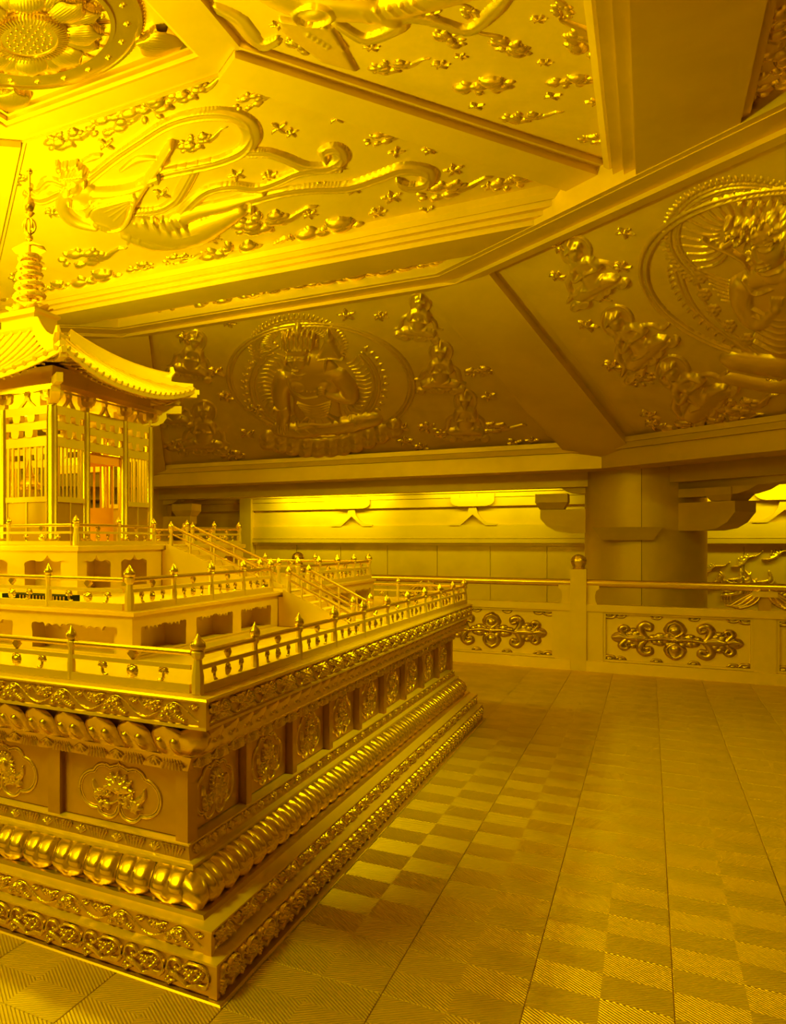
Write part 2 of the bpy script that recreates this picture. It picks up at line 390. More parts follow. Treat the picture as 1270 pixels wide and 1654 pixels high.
# ---- columns with bracket arms
def column(y, label, brackets=True):
    x = 9.2
    c = root('column', (x, y, 0), label, 'column', 'large round columns under the sloping ceiling')
    R = .685; N = 48
    for k in range(4):     # four curved cladding sheets with open seams
        a0 = math.radians(90 * k + 178) + .004; a1 = a0 + PI / 2 - .008; m = MB(); V = []; F = []; n = 14
        for i in range(n + 1):
            a = a0 + (a1 - a0) * i / n
            for r, z in ((R, 0), (R, 2.62), (R - .02, 2.62), (R - .02, 0)): V.append((x + r * math.cos(a), y + r * math.sin(a), z))
        for i in range(n):
            for q in range(4): F.append((4 * i + q, 4 * i + 4 + q, 4 * i + 4 + (q + 1) % 4, 4 * i + (q + 1) % 4))
        F += [(0, 1, 2, 3), (4 * n + 3, 4 * n + 2, 4 * n + 1, 4 * n)]
        m.add(V, F); m.build('cladding_sheet', 'gold_matte', c)
    MB().lathe([(R - .03, 0), (R - .03, 2.6)], 32, Matrix.Translation((x, y, 0))).build('core', 'dark_recess', c)
    MB().lathe([(R + .05, 0), (R + .05, .1), (R + .02, .16), (R + .003, .18)], 40, Matrix.Translation((x, y, 0))).build('base_ring', 'gold_matte', c)
    def arm(ang, r0, L, z, hh, wd, nm='bracket_arm'):
        M = Matrix.Translation((x, y, z)) @ Matrix.Rotation(ang, 4, 'Z') @ Matrix(((1, 0, 0, 0), (0, 0, -1, wd / 2), (0, 1, 0, 0), (0, 0, 0, 1)))
        P = [(r0, hh), (r0, 0), (L * .72, 0), (L * .84, hh * .08), (L * .93, hh * .28), (L, hh * .62), (L, hh)]
        return MB().prism(P, 0, wd).build(nm, 'gold_matte', c, M)
    def block(ang, r, z, s_, hh):
        M = Matrix.Translation((x, y, z)) @ Matrix.Rotation(ang, 4, 'Z') @ Matrix.Translation((r, 0, 0))
        t_ = s_ * .74
        MB().hexa([(-t_, -t_, 0), (t_, -t_, 0), (t_, t_, 0), (-t_, t_, 0)], [(-s_, -s_, hh * .45), (s_, -s_, hh * .45), (s_, s_, hh * .45), (-s_, s_, hh * .45)]).box(-s_, s_, -s_, s_, hh * .45, hh).build('bearing_block', 'gold_matte', c, M)
    # arms along the octagon edge towards the right, along the back beam to the left, and one towards the shrine
    sg = -1 if y < 0 else 1
    e = math.radians(-135) if y < 0 else math.radians(135)
    arm(e, .5, 1.42, 1.62, .36, .30); block(e, 1.22, 1.985, .17, .17); arm(e, .5, 1.72, 2.05, .2, .3)
    arm(e, .5, 2.45, 2.16, .34, .3)
    f = math.radians(90) if y < 0 else math.radians(-90)
    arm(f, .5, 1.22, 1.6, .34, .28); block(f, 1.08, 1.945, .2, .22); arm(f, .5, 1.0, 2.16, .2, .28)
    MB().hexa([(8.42, y - .10, 1.50), (9.0, y - .10, 1.50), (9.0, y + .46, 1.50), (8.42, y + .46, 1.50)], [(8.36, y - .2, 1.67), (9.0, y - .2, 1.67), (9.0, y + .56, 1.67), (8.36, y + .56, 1.67)]).build('front_block', 'gold_matte', c)
    return c
column(-3.81, 'large round golden column behind the balustrade, right of the lit back wall')
column(4.15, 'far round golden column partly hidden behind the pavilion pillars')

# ---- ceiling: one empty that carries panels, beams and mouldings
ceil = root('ceiling', (0, 0, 5.34), 'tiered golden coffered ceiling with relief panels above the shrine', kind='structure')
TANQ = .31; ZI = 5.34; XI = 1.26; XO = 3.7; ZO = 4.58
AP0, AZ0, TANA = 8.1, 2.76, .59
# central square
MB().ring([(.975, ZI), (XI, ZI), (XI, ZI + .2), (.975, ZI + .2)]).build('centre_frame', 'gold_beam', ceil)
MB().ring([(.935, ZI + .035), (.975, ZI + .02), (.975, ZI + .2), (.935, ZI + .2)]).build('centre_fillet', 'gold_beam', ceil)
MB().ring([(.90, ZI + .075), (.935, ZI + .075), (.935, ZI + .2), (.90, ZI + .2)]).build('centre_inner_fillet', 'gold_beam', ceil)
ctr = MB().box(-.95, .95, -.95, .95, ZI + .125, ZI + .18).build('centre_panel', 'gold', ceil)
DN = Matrix(((1, 0, 0, 0), (0, -1, 0, 0), (0, 0, -1, ZI + .125), (0, 0, 0, 1)))     # local z points down into the room
def annulus(r0, r1, h0, h1, n=64):
    m = MB(); m_ = len(h0) if isinstance(h0, list) else 0
    prof = [(r0, -.002), (r0, h0), (r1, h1), (r1, -.002)]
    V = []; F = []
    for i in range(n):
        a = 2 * PI * i / n
        for r, z in prof: V.append((r * math.cos(a), r * math.sin(a), z))
    for i in range(n):
        j = (i + 1) % n
        for k in range(3): F.append((i * 4 + k, j * 4 + k, j * 4 + k + 1, i * 4 + k + 1))
    return m.add(V, F)
md = annulus(.66, .84, .03, .022).build('medallion_ring', 'gold_polished', ctr, DN)
annulus(.625, .66, .045, .045).build('medallion_inner_ring', 'gold_polished', ctr, DN)
annulus(.84, .865, .036, .036).build('medallion_rim', 'gold_polished', ctr, DN)
bead_me = MB().lathe([(.013, 0), (.0125, .006), (.008, .012), (.001, .0145)], 8).mesh('bead')
for k in range(132):
    a = 2 * PI * k / 132; new('bead', bead_me, 'gold_polished', ctr, DN @ Matrix.Translation((.883 * math.cos(a), .883 * math.sin(a), 0)))
boss = HF(-.035, .035, -.035, .035, .005); boss.dome((0, 0), .016, h=.018, b=.004)
for q in range(6): boss.dome((.02 * math.cos(q * PI / 3), .02 * math.sin(q * PI / 3)), .011, h=.009)
boss_me = boss.mesh('boss')
for k in range(20):
    a = 2 * PI * (k + .3) / 20; new('ring_boss', boss_me, 'gold_polished', ctr, DN @ Matrix.Translation((.75 * math.cos(a), .75 * math.sin(a), .025)))
for k in range(24):
    a = 2 * PI * k / 24
    MB().box(.4, .635, -.006, .006, 0, .016).build('spoke', 'gold_polished', ctr, DN @ Matrix.Rotation(a, 4, 'Z'))
    new('spoke_flower', boss_me, 'gold_polished', ctr, DN @ Matrix.Rotation(a + PI / 24, 4, 'Z') @ Matrix.Translation((.565, 0, 0)))
def leaf_mesh(L, W, hgt, ridges, res, droop=.3):
    h = HF(0, L, -W, W, res)
    for q in range(-ridges, ridges + 1):
        t = q / ridges
        h.stroke([(0, t * W * .25), (L * .3, t * W * .72), (L * .62, t * W * .84), (L * (.93 - .2 * abs(t)), t * W * .45)], [W * .12, W * .2, W * .18, W * .06], hgt * .5, b=hgt * .6 * (1 - .5 * t * t))
    X, Y = np.meshgrid(h.x, h.y); on = h.Z > 0
    h.Z = np.where(on, h.Z + hgt * 1.6 * np.sin(np.clip(X / L, 0, 1) * PI) * droop, 0)
    return h.mesh('leaf')
lp = leaf_mesh(.36, .135, .05, 5, .007)
for k in range(8):
    new('lotus_leaf', lp, 'gold_polished', ctr, DN @ Matrix.Rotation(2 * PI * k / 8 + .2, 4, 'Z') @ Matrix.Translation((.235, 0, .03)))
for k in range(8):
    new('lotus_under_leaf', lp, 'gold_polished', ctr, DN @ Matrix.Rotation(2 * PI * (k + .5) / 8 + .2, 4, 'Z') @ Matrix.Translation((.25, 0, .004)))
seed = MB().lathe([(.3, 0), (.305, .085), (.27, .115), (.22, .12), (.215, .108), (0.002, .108)], 48).build('seed_pod', 'gold_polished', ctr, DN)
for k in range(64):
    a = 2 * PI * k / 64; MB().box(.225, .302, -.0055, .0055, .105, .124).build('stamen', 'gold_polished', seed, DN @ Matrix.Rotation(a, 4, 'Z'))
for r, n in ((0.001, 1), (.06, 6), (.115, 12), (.17, 18)):
    for k in range(n):
        a = 2 * PI * k / n; new('seed', bead_me, 'gold_polished', seed, DN @ Matrix.Translation((r * math.cos(a), r * math.sin(a), .106)))
lc = leaf_mesh(.4, .17, .05, 5, .009)
for k in range(4):
    a = PI / 4 + k * PI / 2
    new('corner_leaf', lc, 'gold_polished', ctr, DN @ Matrix.Rotation(a, 4, 'Z') @ Matrix.Translation((1.22, 0, 0)) @ Matrix.Rotation(PI, 4, 'Z'))
# four upper slopes
def sloped_panel(phi, ap0, z0, tan, half0, half1, L, th, mat, name):
    M = slope(phi, ap0, z0, tan)
    p = MB().hexa([(-half0, 0, 0), (half0, 0, 0), (half1, L, 0), (-half1, L, 0)], [(-half0, 0, -th), (half0, 0, -th), (half1, L, -th), (-half1, L, -th)]).build(name, mat, ceil, M)
    return p, M
LQ = (XO - XI) / math.cos(math.atan(TANQ))
QP = []
for k, phi in enumerate((0, -PI / 2, PI / 2, PI)):
    QP.append(sloped_panel(phi, XO, ZO + .05, TANQ, XO, XI - .02, LQ, .05, 'gold_hammered', 'upper_relief_panel'))
for k in range(4):
    a = -PI / 4 + k * PI / 2; M = Matrix.Rotation(a, 4, 'Z'); r1, r2 = 1.13 * math.sqrt(2), 3.72 * math.sqrt(2)
    zf = lambda r: ZI - TANQ * (r / math.sqrt(2) - XI)
    for nm, hw, dz in (('hip_beam', .17, -.115), ('hip_moulding', .225, -.055)):
        MB().hexa([(r1, -hw, zf(r1) + dz), (r2, -hw, zf(r2) + dz), (r2, hw, zf(r2) + dz), (r1, hw, zf(r1) + dz)], [(r1, -hw, zf(r1) + .2), (r2, -hw, zf(r2) + .2), (r2, hw, zf(r2) + .2), (r1, hw, zf(r1) + .2)]).build(nm, 'gold_beam', ceil, M)
MB().ring([(XI, ZI - .02), (XI + .04, ZI - .02), (XI + .06, ZI + .1), (XI, ZI + .1)]).build('panel_head_moulding', 'gold_beam', ceil)
# outer square frame with stepped moulding
MB().ring([(3.56, 4.60), (3.60, 4.555), (3.62, 4.555), (3.62, 4.75), (3.56, 4.75)]).build('square_fillet', 'gold_beam', ceil)
MB().ring([(3.625, 4.50), (3.70, 4.50), (3.70, 4.8), (3.625, 4.8)]).build('square_moulding', 'gold_beam', ceil)
MB().ring([(3.70, 4.455), (3.78, 4.455), (3.78, 4.8), (3.70, 4.8)]).build('square_lower_moulding', 'gold_beam', ceil)
MB().ring([(3.78, 4.405), (4.38, 4.405), (4.38, 4.9), (3.78, 4.9)]).build('square_beam', 'gold_beam', ceil)
MB().ring([(4.38, 4.44), (4.43, 4.44), (4.43, 4.9), (4.38, 4.9)]).build('square_outer_fillet', 'gold_beam', ceil)
soff = MB().box(-5.2, 5.2, -5.2, 5.2, 4.95, 5.0)
# soffit strips beyond the square
SP = []
for k, phi in enumerate((0, -PI / 2, PI / 2, PI)):
    M = slope(phi, 5.1, 4.52, 0.0)
    SP.append((MB().hexa([(-4, 0, 0), (4, 0, 0), (4, .75, 0), (-4, .75, 0)], [(-4, 0, -.03), (4, 0, -.03), (4, .75, -.03), (-4, .75, -.03)]).build('soffit_relief_panel', 'gold_hammered', ceil, M), M))
# octagon ring
t8 = math.tan(PI / 8)
MB().ring([(4.86, 4.385), (5.13, 4.385), (5.13, 4.75), (4.86, 4.75)], 8).build('octagon_beam', 'gold_beam', ceil)
MB().ring([(4.80, 4.398), (4.86, 4.392), (4.86, 4.75), (4.80, 4.75)], 8).build('octagon_inner_moulding', 'gold_beam', ceil)
MB().ring([(5.13, 4.345), (5.26, 4.345), (5.26, 4.75), (5.13, 4.75)], 8).build('octagon_outer_moulding', 'gold_beam', ceil)
MB().ring([(5.26, 4.40), (5.31, 4.41), (5.31, 4.75), (5.26, 4.75)], 8).build('octagon_edge_fillet', 'gold_beam', ceil)
# eight lower slopes
LA = 3.0 / math.cos(math.atan(TANA)); AP = []
for k in range(8):
    phi = -k * PI / 4
    AP.append(sloped_panel(phi, AP0 + .12, AZ0 - .02, TANA, (AP0 + .12) * t8, 5.1 * t8, LA + .12, .06, 'gold_hammered', 'lower_relief_panel'))
for k in range(8):
    a = PI / 8 + k * PI / 4; M = Matrix.Rotation(a, 4, 'Z'); c8 = math.cos(PI / 8)
    zf = lambda ap: AZ0 + TANA * (AP0 - ap)
    def hip(nm, hw, dz, a0=5.05, a1=8.16):
        MB().hexa([(a0 / c8, -hw, zf(a0) + dz), (a1 / c8, -hw, zf(a1) + dz), (a1 / c8, hw, zf(a1) + dz), (a0 / c8, hw, zf(a0) + dz)],
                  [(a0 / c8, -hw, zf(a0) + .3), (a1 / c8, -hw, zf(a1) + .3), (a1 / c8, hw, zf(a1) + .3), (a0 / c8, hw, zf(a0) + .3)]).build(nm, 'gold_beam', ceil, M)
    hip('hip_rib', .38, -.16); hip('rib_moulding', .66, -.06); hip('rib_fillet', .76, -.02)
# eaves beam under the lower slopes
MB().ring([(8.04, 2.735), (8.04, 2.80), (8.5, 2.80), (8.5, 2.735)], 8).build('eaves_fillet', 'gold_beam', ceil)
MB().ring([(8.08, 2.66), (8.06, 2.733), (8.6, 2.733), (8.6, 2.66)], 8).build('eaves_moulding', 'gold_beam', ceil)
MB().ring([(8.12, 2.44), (8.12, 2.658), (8.7, 2.658), (8.7, 2.44)], 8).build('eaves_beam', 'gold_beam', ceil)
MB().ring([(8.7, 2.5), (8.7, 2.7), (13, 2.7), (13, 2.5)], 8).build('outer_soffit', 'gold_matte', ceil)
MB().ring([(8.95, 2.25), (8.95, 2.499), (9.25, 2.499), (9.25, 2.25)], 8).build('architrave', 'gold_beam', ceil)
soff.build('upper_slab', 'gold_matte', ceil, Matrix.Translation((0, 0, .62)))

# ================================================================== THE SHRINE
GR = -90; GL = 180     # the two faces in view: right (normal -y) and left (normal -x)
ped = root('pedestal', (0, 0, 0), 'wide golden stepped pedestal with lotus petal bands and flower panels', 'pedestal')
def band(name, prof, mat='gold', par=ped): return MB().ring(prof).build(name, mat, par)
def solid(w0, z0, w1, z1, d=.4): return [(w0, z0), (w1, z1), (w1 - d, z1), (w0 - d, z0)]
band('base_strip', solid(2.755, 0, 2.75, .006), 'gold_bronze')
band('plinth', solid(2.725, .008, 2.725, .112), 'gold_course'); band('plinth_cap', [(2.732, .112), (2.732, .120), (2.70, .126), (2.3, .126), (2.3, .112)])
band('second_course', solid(2.690, .126, 2.690, .203), 'gold_course'); band('second_cap', [(2.70, .203), (2.70, .209), (2.655, .216), (2.3, .216), (2.3, .203)])
band('petal_bed', [(2.652, .216), (2.645, .230), (2.615, .232), (2.585, .30), (2.55, .342), (2.3, .34), (2.3, .216)], 'gold_course')
band('waist_foot_fillet', [(2.575, .343), (2.575, .360), (2.562, .366), (2.3, .366), (2.3, .343)])
band('leaf_course', solid(2.553, .366, 2.540, .412), 'gold_course'); band('leaf_cap', [(2.546, .412), (2.546, .418), (2.52, .423), (2.2, .423), (2.2, .412)])
band('waist', solid(2.500, .42, 2.500, .68), 'gold_bronze')
band('upper_leaf_course', solid(2.535, .672, 2.562, .732), 'gold_course'); band('upper_petal_bed', [(2.558, .732), (2.562, .74), (2.578, .79), (2.60, .83), (2.61, .86), (2.3, .86), (2.3, .732)], 'gold_course')
band('cornice', solid(2.656, .86, 2.656, .952), 'gold_course'); band('cornice_foot', [(2.664, .858), (2.664, .868), (2.656, .872), (2.4, .872), (2.4, .858)])
band('cornice_cap', [(2.664, .950), (2.668, .957), (2.664, .964), (2.625, .970), (2.3, .970), (2.3, .950)])
deck = band('deck', [(2.63, .966), (2.63, .972), (1.9, .972), (1.9, .966)], 'gold')
for nm, w_, z0, z1 in (('cornice_corner_bead', 2.656, .868, .952), ('second_corner_bead', 2.690, .126, .205), ('plinth_corner_bead', 2.725, .008, .113)):
    for a_, b_ in ((-1, -1), (1, -1), (-1, 1)):
        x_, y_ = a_ * (w_ - .006), b_ * (w_ - .006); MB().box(x_ - .014, x_ + .014, y_ - .014, y_ + .014, z0, z1).build(nm, 'gold_course', ped)
# --- shared relief units
def vine_unit(wd, hh, res, seed):
    r_ = np.random.default_rng(seed); h = HF(-wd / 2, wd / 2, -hh / 2, hh / 2, res)
    h.stroke([(-wd * .56, -hh * .30), (-wd * .38, -.40 * hh), (-wd * .14, -hh * .02), (wd * .04, hh * .38), (wd * .18, .32 * hh), (wd * .34, -hh * .05), (wd * .46, -.3 * hh), (wd * .62, -.40 * hh)], hh * .045, hh * .14)
    for k in range(7):      # ridged leaf trailing under the crest, and its partner above the trough
        t = k / 6
        h.dome((wd * (.04 + .22 * t), hh * (-.02 - .34 * t)), hh * (.25 - .12 * t), hh * .085, rot=.7, h=hh * .24)
        h.dome((wd * (-.42 - .1 * t + .0), hh * (.1 + .3 * t)), hh * (.18 - .09 * t), hh * .085, rot=-.9, h=hh * .22)
    for x, y, r in ((-.02, .05, .2), (.05, .12, .17), (.0, -.14, .17), (-.07, -.06, .15), (.10, .0, .15), (-.08, -.26, .14), (.03, -.3, .12), (.09, .22, .11)):
        h.dome((x * wd * 1.25, y * hh), r * hh * 1.3, r * hh * 1.1, h=hh * (r + .1)); h.dome((x * wd * 1.25 + .02 * hh, y * hh), r * hh * .5, h=hh * .1, b=hh * (r + .06))
    for x, y, r in ((-.27, .22, .17), (-.22, .33, .13), (-.33, .3, .14), (-.3, .08, .14), (-.2, .14, .13), (-.36, .16, .12), (-.25, -.02, .11), (-.4, .34, .1), (.36, .3, .1), (.42, .22, .12), (.47, .32, .1), (.4, .36, .07)):
        h.dome((x * wd, y * hh), r * hh * 1.3, r * hh * 1.05, rot=.5, h=hh * (r + .09)); h.dome((x * wd, y * hh + .02 * hh), r * hh * .5, h=hh * .1, b=hh * (r + .05))
    h.stroke([(.0, -.1 * hh), (.04 * wd, .28 * hh), (.12 * wd, .2 * hh)], hh * .05, hh * .2, b=hh * .06)
    h.stroke([(-.13 * wd, -.2 * hh), (-.17 * wd, -.36 * hh), (-.1 * wd, -.4 * hh)], [hh * .1, hh * .08, hh * .03], hh * .17)
    h.stroke([(-.28 * wd, .0), (-.2 * wd, .38 * hh), (-.13 * wd, .4 * hh)], hh * .05, hh * .2)
    return h.mesh('vine')
def scroll_unit(wd, hh, res):
    h = HF(-wd / 2, wd / 2, -hh / 2, hh / 2, res)
    h.dome((-.43 * wd, .04 * hh), .065 * wd, .12 * hh, h=hh * .24)
    for q in range(3):
        o = q * .06 * hh
        h.stroke([(-.40 * wd, -.02 * hh - o), (-.22 * wd, -.10 * hh - o), (-.05 * wd, -.28 * hh - o * .8), (.03 * wd, -.42 * hh)], hh * .045, hh * .18)
        h.stroke([(.03 * wd, -.42 * hh + o * .5), (.2 * wd, -.34 * hh + o), (.40 * wd, -.30 * hh + o), (.47 * wd, -.1 * hh + o * .5)], hh * .045, hh * .17)
    h.stroke([(-.44 * wd, .1 * hh), (-.38 * wd, .36 * hh), (-.22 * wd, .4 * hh), (-.12 * wd, .24 * hh), (-.18 * wd, .1 * hh), (-.26 * wd, .16 * hh)], hh * .07, hh * .2)
    h.stroke([(.49 * wd, .04 * hh), (.44 * wd, .3 * hh), (.26 * wd, .44 * hh), (.04 * wd, .42 * hh)], hh * .065, hh * .2)
    h.stroke([(.02 * wd, .4 * hh), (-.06 * wd, .26 * hh), (.02 * wd, .16 * hh)], hh * .06, hh * .2)
    for x, y, r in ((.08, .02, .15), (.2, -.08, .13), (.28, .06, .13), (.14, .17, .14), (.02, .2, .1), (.33, .2, .11), (-.03, .05, .1), (.0, -.12, .1), (.1, -.14, .1), (.24, .27, .09)):
        h.dome((x * wd, y * hh), r * hh * 1.1, r * hh, h=hh * (r + .1)); h.dome((x * wd, y * hh + .02 * hh), r * hh * .45, h=hh * .08, b=hh * (r + .06))
    for x, y in ((-.42, -.26), (-.35, -.36), (-.46, -.38), (-.28, -.3), (-.40, -.44)): h.dome((x * wd, y * hh), .1 * hh, .09 * hh, h=hh * .19)
    return h.mesh('scroll')
def leafband_unit(wd, hh, res, up):
    h = HF(-wd / 2, wd / 2, -hh / 2, hh / 2, res); sg = 1 if up else -1
    for q in range(5):
        a = PI / 2 + (q - 2) * .5
        h.stroke([(-.25 * wd, -.4 * hh * sg), (-.25 * wd + .5 * hh * math.cos(a), (-.4 * hh + .62 * hh * math.sin(a)) * sg), (-.25 * wd + .62 * hh * math.cos(a), (-.4 * hh + .74 * hh * math.sin(a)) * sg)], [hh * .05, hh * .1, hh * .06], hh * .16)
    for q in range(7):
        x = wd * (.0 + .075 * q); d = (q - 3) * .012 * wd
        h.stroke([(x - d, -.44 * hh * sg), (x, 0), (x + d * 1.6, .45 * hh * sg)], [hh * .05, hh * .07, hh * .085], hh * .13)
    return h.mesh('leaves')
PETAL_PROF = lambda t: (.116 * (1 - t) ** .9 if t < 1 else 0., .004 + .074 * math.sin(min(1, t * 1.15) * PI / 2) ** .75 - .022 * max(0, t - .72) ** 1.2 * 3)
def petal_bump(u, t):
    bump = 0
    for c in (-.45, .45):
        q = abs((u - c) / .40) ** 2.6 + (abs(t - .25) / .36) ** 2.6
        if q < 1: bump += .012 * (1 - q) ** .3
    q = (u / .26) ** 2 + ((t - .82) / .09) ** 2
    if q < 1: bump += .006 * math.sqrt(1 - q)
    return bump - .016 * abs(u) ** 7 + .004 * math.exp(-((abs(u) - .9) / .05) ** 2)
PETAL_UP = lambda t: (.116 * (1 - t), .004 + .074 * t ** 1.15 + .014 * math.sin(PI * t))
def petal_bump_up(u, t):
    bump = 0
    for c in (-.42, .42):
        q = ((u - c) / .27) ** 2 + ((t - .34) / .27) ** 2
        if q < 1: bump += .022 * (1 - q) ** .55
    return bump + .012 * (1 - u * u) - .012 * abs(u) ** 6
def lotus_petal(wd, flip):
    """double-lobed petal on a rounded profile, local x along the face, y up, z outward"""
    n, m = 26, 18; V = []; F = []
    for j in range(m + 1):
        t = j / m; py, pz = (PETAL_UP if flip else PETAL_PROF)(t)
        for i in range(n + 1):
            u = i / n * 2 - 1
            half = wd / 2 * ((1. if t < .6 else math.sqrt(max(0.0, 1 - .97 * ((t - .6) / .4) ** 2))) if flip else (1. if t < .72 else math.sqrt(max(0.0, 1 - .8 * ((t - .72) / .28) ** 2.4))))
            V.append((u * half * .99, py, pz + (petal_bump_up if flip else petal_bump)(u, t)))
    for j in range(m):
        for i in range(n): a = j * (n + 1) + i; F.append((a, a + 1, a + n + 2, a + n + 1))
    b0 = len(V)        # lip back to the bed
    for i in range(n + 1): x, y, z = V[m * (n + 1) + i]; V.append((x * .9, y + .004, 0))
    for i in range(n): a = m * (n + 1) + i; F.append((a, a + 1, b0 + i + 1, b0 + i))
    me = bpy.data.meshes.new('petal')
    if flip: V = [(x, .112 - y, z) for x, y, z in V]; F = [f[::-1] for f in F]
    me.from_pydata(V, [], F); return finish(me, 1.2)
vine_a = vine_unit(.229, .076, .0026, 5); vine_b = vine_unit(.222, .066, .0026, 8); scr = scroll_unit(.163, .096, .0028)
lfu = leafband_unit(.155, .04, .0022, True); lfd = leafband_unit(.155, .052, .0026, False)
pl_lo = lotus_petal(.1385, False); pl_up = lotus_petal(.1385, True)
def flower_mesh(kind):
    h = HF(-.19, .19, -.09, .09, .0028)
    if kind == 0:
        for q in range(18):
            a = 2 * PI * q / 18; h.stroke([(.012 + .0 * math.cos(a), .022), (.012 + .035 * math.cos(a), .022 + .035 * math.sin(a)), (.012 + .05 * math.cos(a), .022 + .05 * math.sin(a))], [.005, .009, .006], .014)
        h.dome((.012, .022), .03, h=.02, b=.006); h.stroke([(-.008, .02), (.0, .036), (.012, .02), (.024, .036), (.032, .02)], .006, .012, b=.018)
    else:
        for q in range(7):
            a = PI * q / 6; h.stroke([(0, .0), (.045 * math.cos(a), .01 + .045 * math.sin(a)), (.065 * math.cos(a), .012 + .065 * math.sin(a))], [.012, .014, .003], .016)
        for q in range(6):
            a = PI * (q + .5) / 6; h.stroke([(0, .005), (.03 * math.cos(a), .01 + .034 * math.sin(a)), (.045 * math.cos(a), .01 + .05 * math.sin(a))], [.01, .011, .003], .016, b=.006)
        for q in range(9): h.dome((.02 * math.cos(q), .022 + .012 * math.sin(q * 2.1)), .006, h=.006, b=.02)
    r_ = np.random.default_rng(kind + 4)
    for sg in (-1, 1):
        h.stroke([(0, -.03), (sg * .035, -.05), (sg * .075, -.045), (sg * .1, -.02)], .006, .012)
        for k in range(12):
            x = sg * r_.uniform(.02, .1); y = -.035 + r_.uniform(-.03, .022); a = r_.uniform(0, PI)
            h.dome((x, y), .016, .008, rot=a, h=.013, b=.004)
            h.stroke([(x, y), (x + .014 * math.cos(a + 1), y + .014 * math.sin(a + 1)), (x + .004, y + .014)], .0045, .012, b=.006)
        h.stroke([(sg * .08, -.02), (sg * .105, .0), (sg * .112, .03)], [.012, .014, .003], .013)
    h.stroke([(0, .0), (.004, -.05), (0, -.075)], .006, .012)
    return h.mesh('flower')
fl_me = [flower_mesh(0), flower_mesh(1)]
LOBES = [(-.105, -.006, .072), (.105, -.006, .072), (-.066, .047, .05), (.066, .047, .05), (0, .05, .052), (-.05, -.055, .05), (.05, -.055, .05), (0, .02, .08)]
def lobed(grow, n=120):
    P = []
    for k in range(n):
        a = 2 * PI * k / n; dx, dy = math.cos(a), math.sin(a); best = .02
        for cx, cy, r in LOBES:
            r += grow; b = cx * dx + cy * dy; q = r * r - (cx * cx + cy * cy - b * b)
            if q > 0: best = max(best, b + math.sqrt(q))
        if abs(a - PI / 2) < .03: best += .008
        P.append((best * dx, best * dy))
    return P
cart = MB().tube([(x, y, 0) for x, y in lobed(.0)], .0062, 6, True).tube([(x, y, 0) for x, y in lobed(-.009)], .003, 5, True).mesh('cartouche', 1.2)
for deg, ncov in ((GR, 1), (GL, 1)):
    for k in range(37):
        s_ = -2.57 + 5.14 * (k + .5) / 37
        new('lotus_petal', pl_lo, 'gold_polished', ped, side(deg, s_, .231, 2.566))
        new('upper_lotus_petal', pl_up, 'gold_polished', ped, side(deg, s_, .741, 2.566))
    for k in range(23): new('vine_scroll', vine_a, 'gold_relief', ped, side(deg, -2.64 + 5.28 * (k + .5) / 23, .911, 2.656))
    for k in range(24): new('lower_vine_scroll', vine_b, 'gold_relief', ped, side(deg, -2.675 + 5.35 * (k + .5) / 24, .1645, 2.690))
    for k in range(33): new('plinth_scroll', scr, 'gold_relief', ped, side(deg, -2.71 + 5.42 * (k + .5) / 33, .06, 2.725))
    for k in range(32):
        new('leaf_motif', lfu, 'gold_relief', ped, side(deg, -2.53 + 5.06 * (k + .5) / 32, .389, 2.548))
        new('upper_leaf_motif', lfd, 'gold_relief', ped, side(deg, -2.53 + 5.06 * (k + .5) / 32, .702, 2.550))
    for k in range(10):
        s_ = -2.52 + 5.04 * k / 9; wd = .034 if 0 < k < 9 else .05
        if k == 0: s0, s1 = -2.537, -2.455
        elif k == 9: s0, s1 = 2.455, 2.537
        else: s0, s1 = s_ - .028, s_ + .028
        if deg == GR or k != 9: MB().box(s0, s1, .42, .675, 2.49, 2.537, ).build('waist_pilaster', 'gold_bronze', ped, side(deg) @ Matrix(((1, 0, 0, 0), (0, 1, 0, 0), (0, 0, 1, 0), (0, 0, 0, 1))))
    for k in range(9):
        s_ = -2.52 + 5.04 * (k + .5) / 9; sg = 1
        p = MB().box(-.24, .24, -.118, .118, 0, .008).build('waist_panel', 'gold_bronze', ped, side(deg, s_, .546, 2.499))
        new('cartouche_frame', cart, 'gold_relief', p, side(deg, s_, .546, 2.508))
        fo = new('flower_relief', fl_me[k % 2 if deg == GR else (k + 1) % 2], 'gold_relief', p, side(deg, s_, .546, 2.507))
# corner petals where the two faces meet
cp = []
def corner_petal(z0, flip, nm):
    n, m = 10, 12; V = []; F = []
    for j in range(m + 1):
        t = j / m; py, pz = PETAL_PROF(t)
        if flip: py = .112 - py
        d = 2.566 + pz
        for i in range(n + 1):
            u = i / n * 2 - 1; L = .1 * (1 if t < .6 else math.sqrt(max(0, 1 - ((t - .6) / .42) ** 2)))
            q = ((abs(u) - .35) / .3) ** 2 + ((t - .4) / .3) ** 2; bp = .012 * (1 - q) ** .6 if q < 1 else 0
            dd = d + bp - .012 * abs(u) ** 4
            V.append((-dd + max(u, 0) * L * 1.0 + .012 * (1 - abs(u)), -dd + max(-u, 0) * L * 1.0 + .012 * (1 - abs(u)), z0 + py))
    for j in range(m):
        for i in range(n): a = j * (n + 1) + i; F.append((a, a + 1, a + n + 2, a + n + 1))
    me = bpy.data.meshes.new(nm); me.from_pydata(V, [], F); finish(me, 1.2); return new(nm, me, 'gold_polished', ped)
corner_petal(.231, False, 'corner_petal'); corner_petal(.741, True, 'upper_corner_petal')

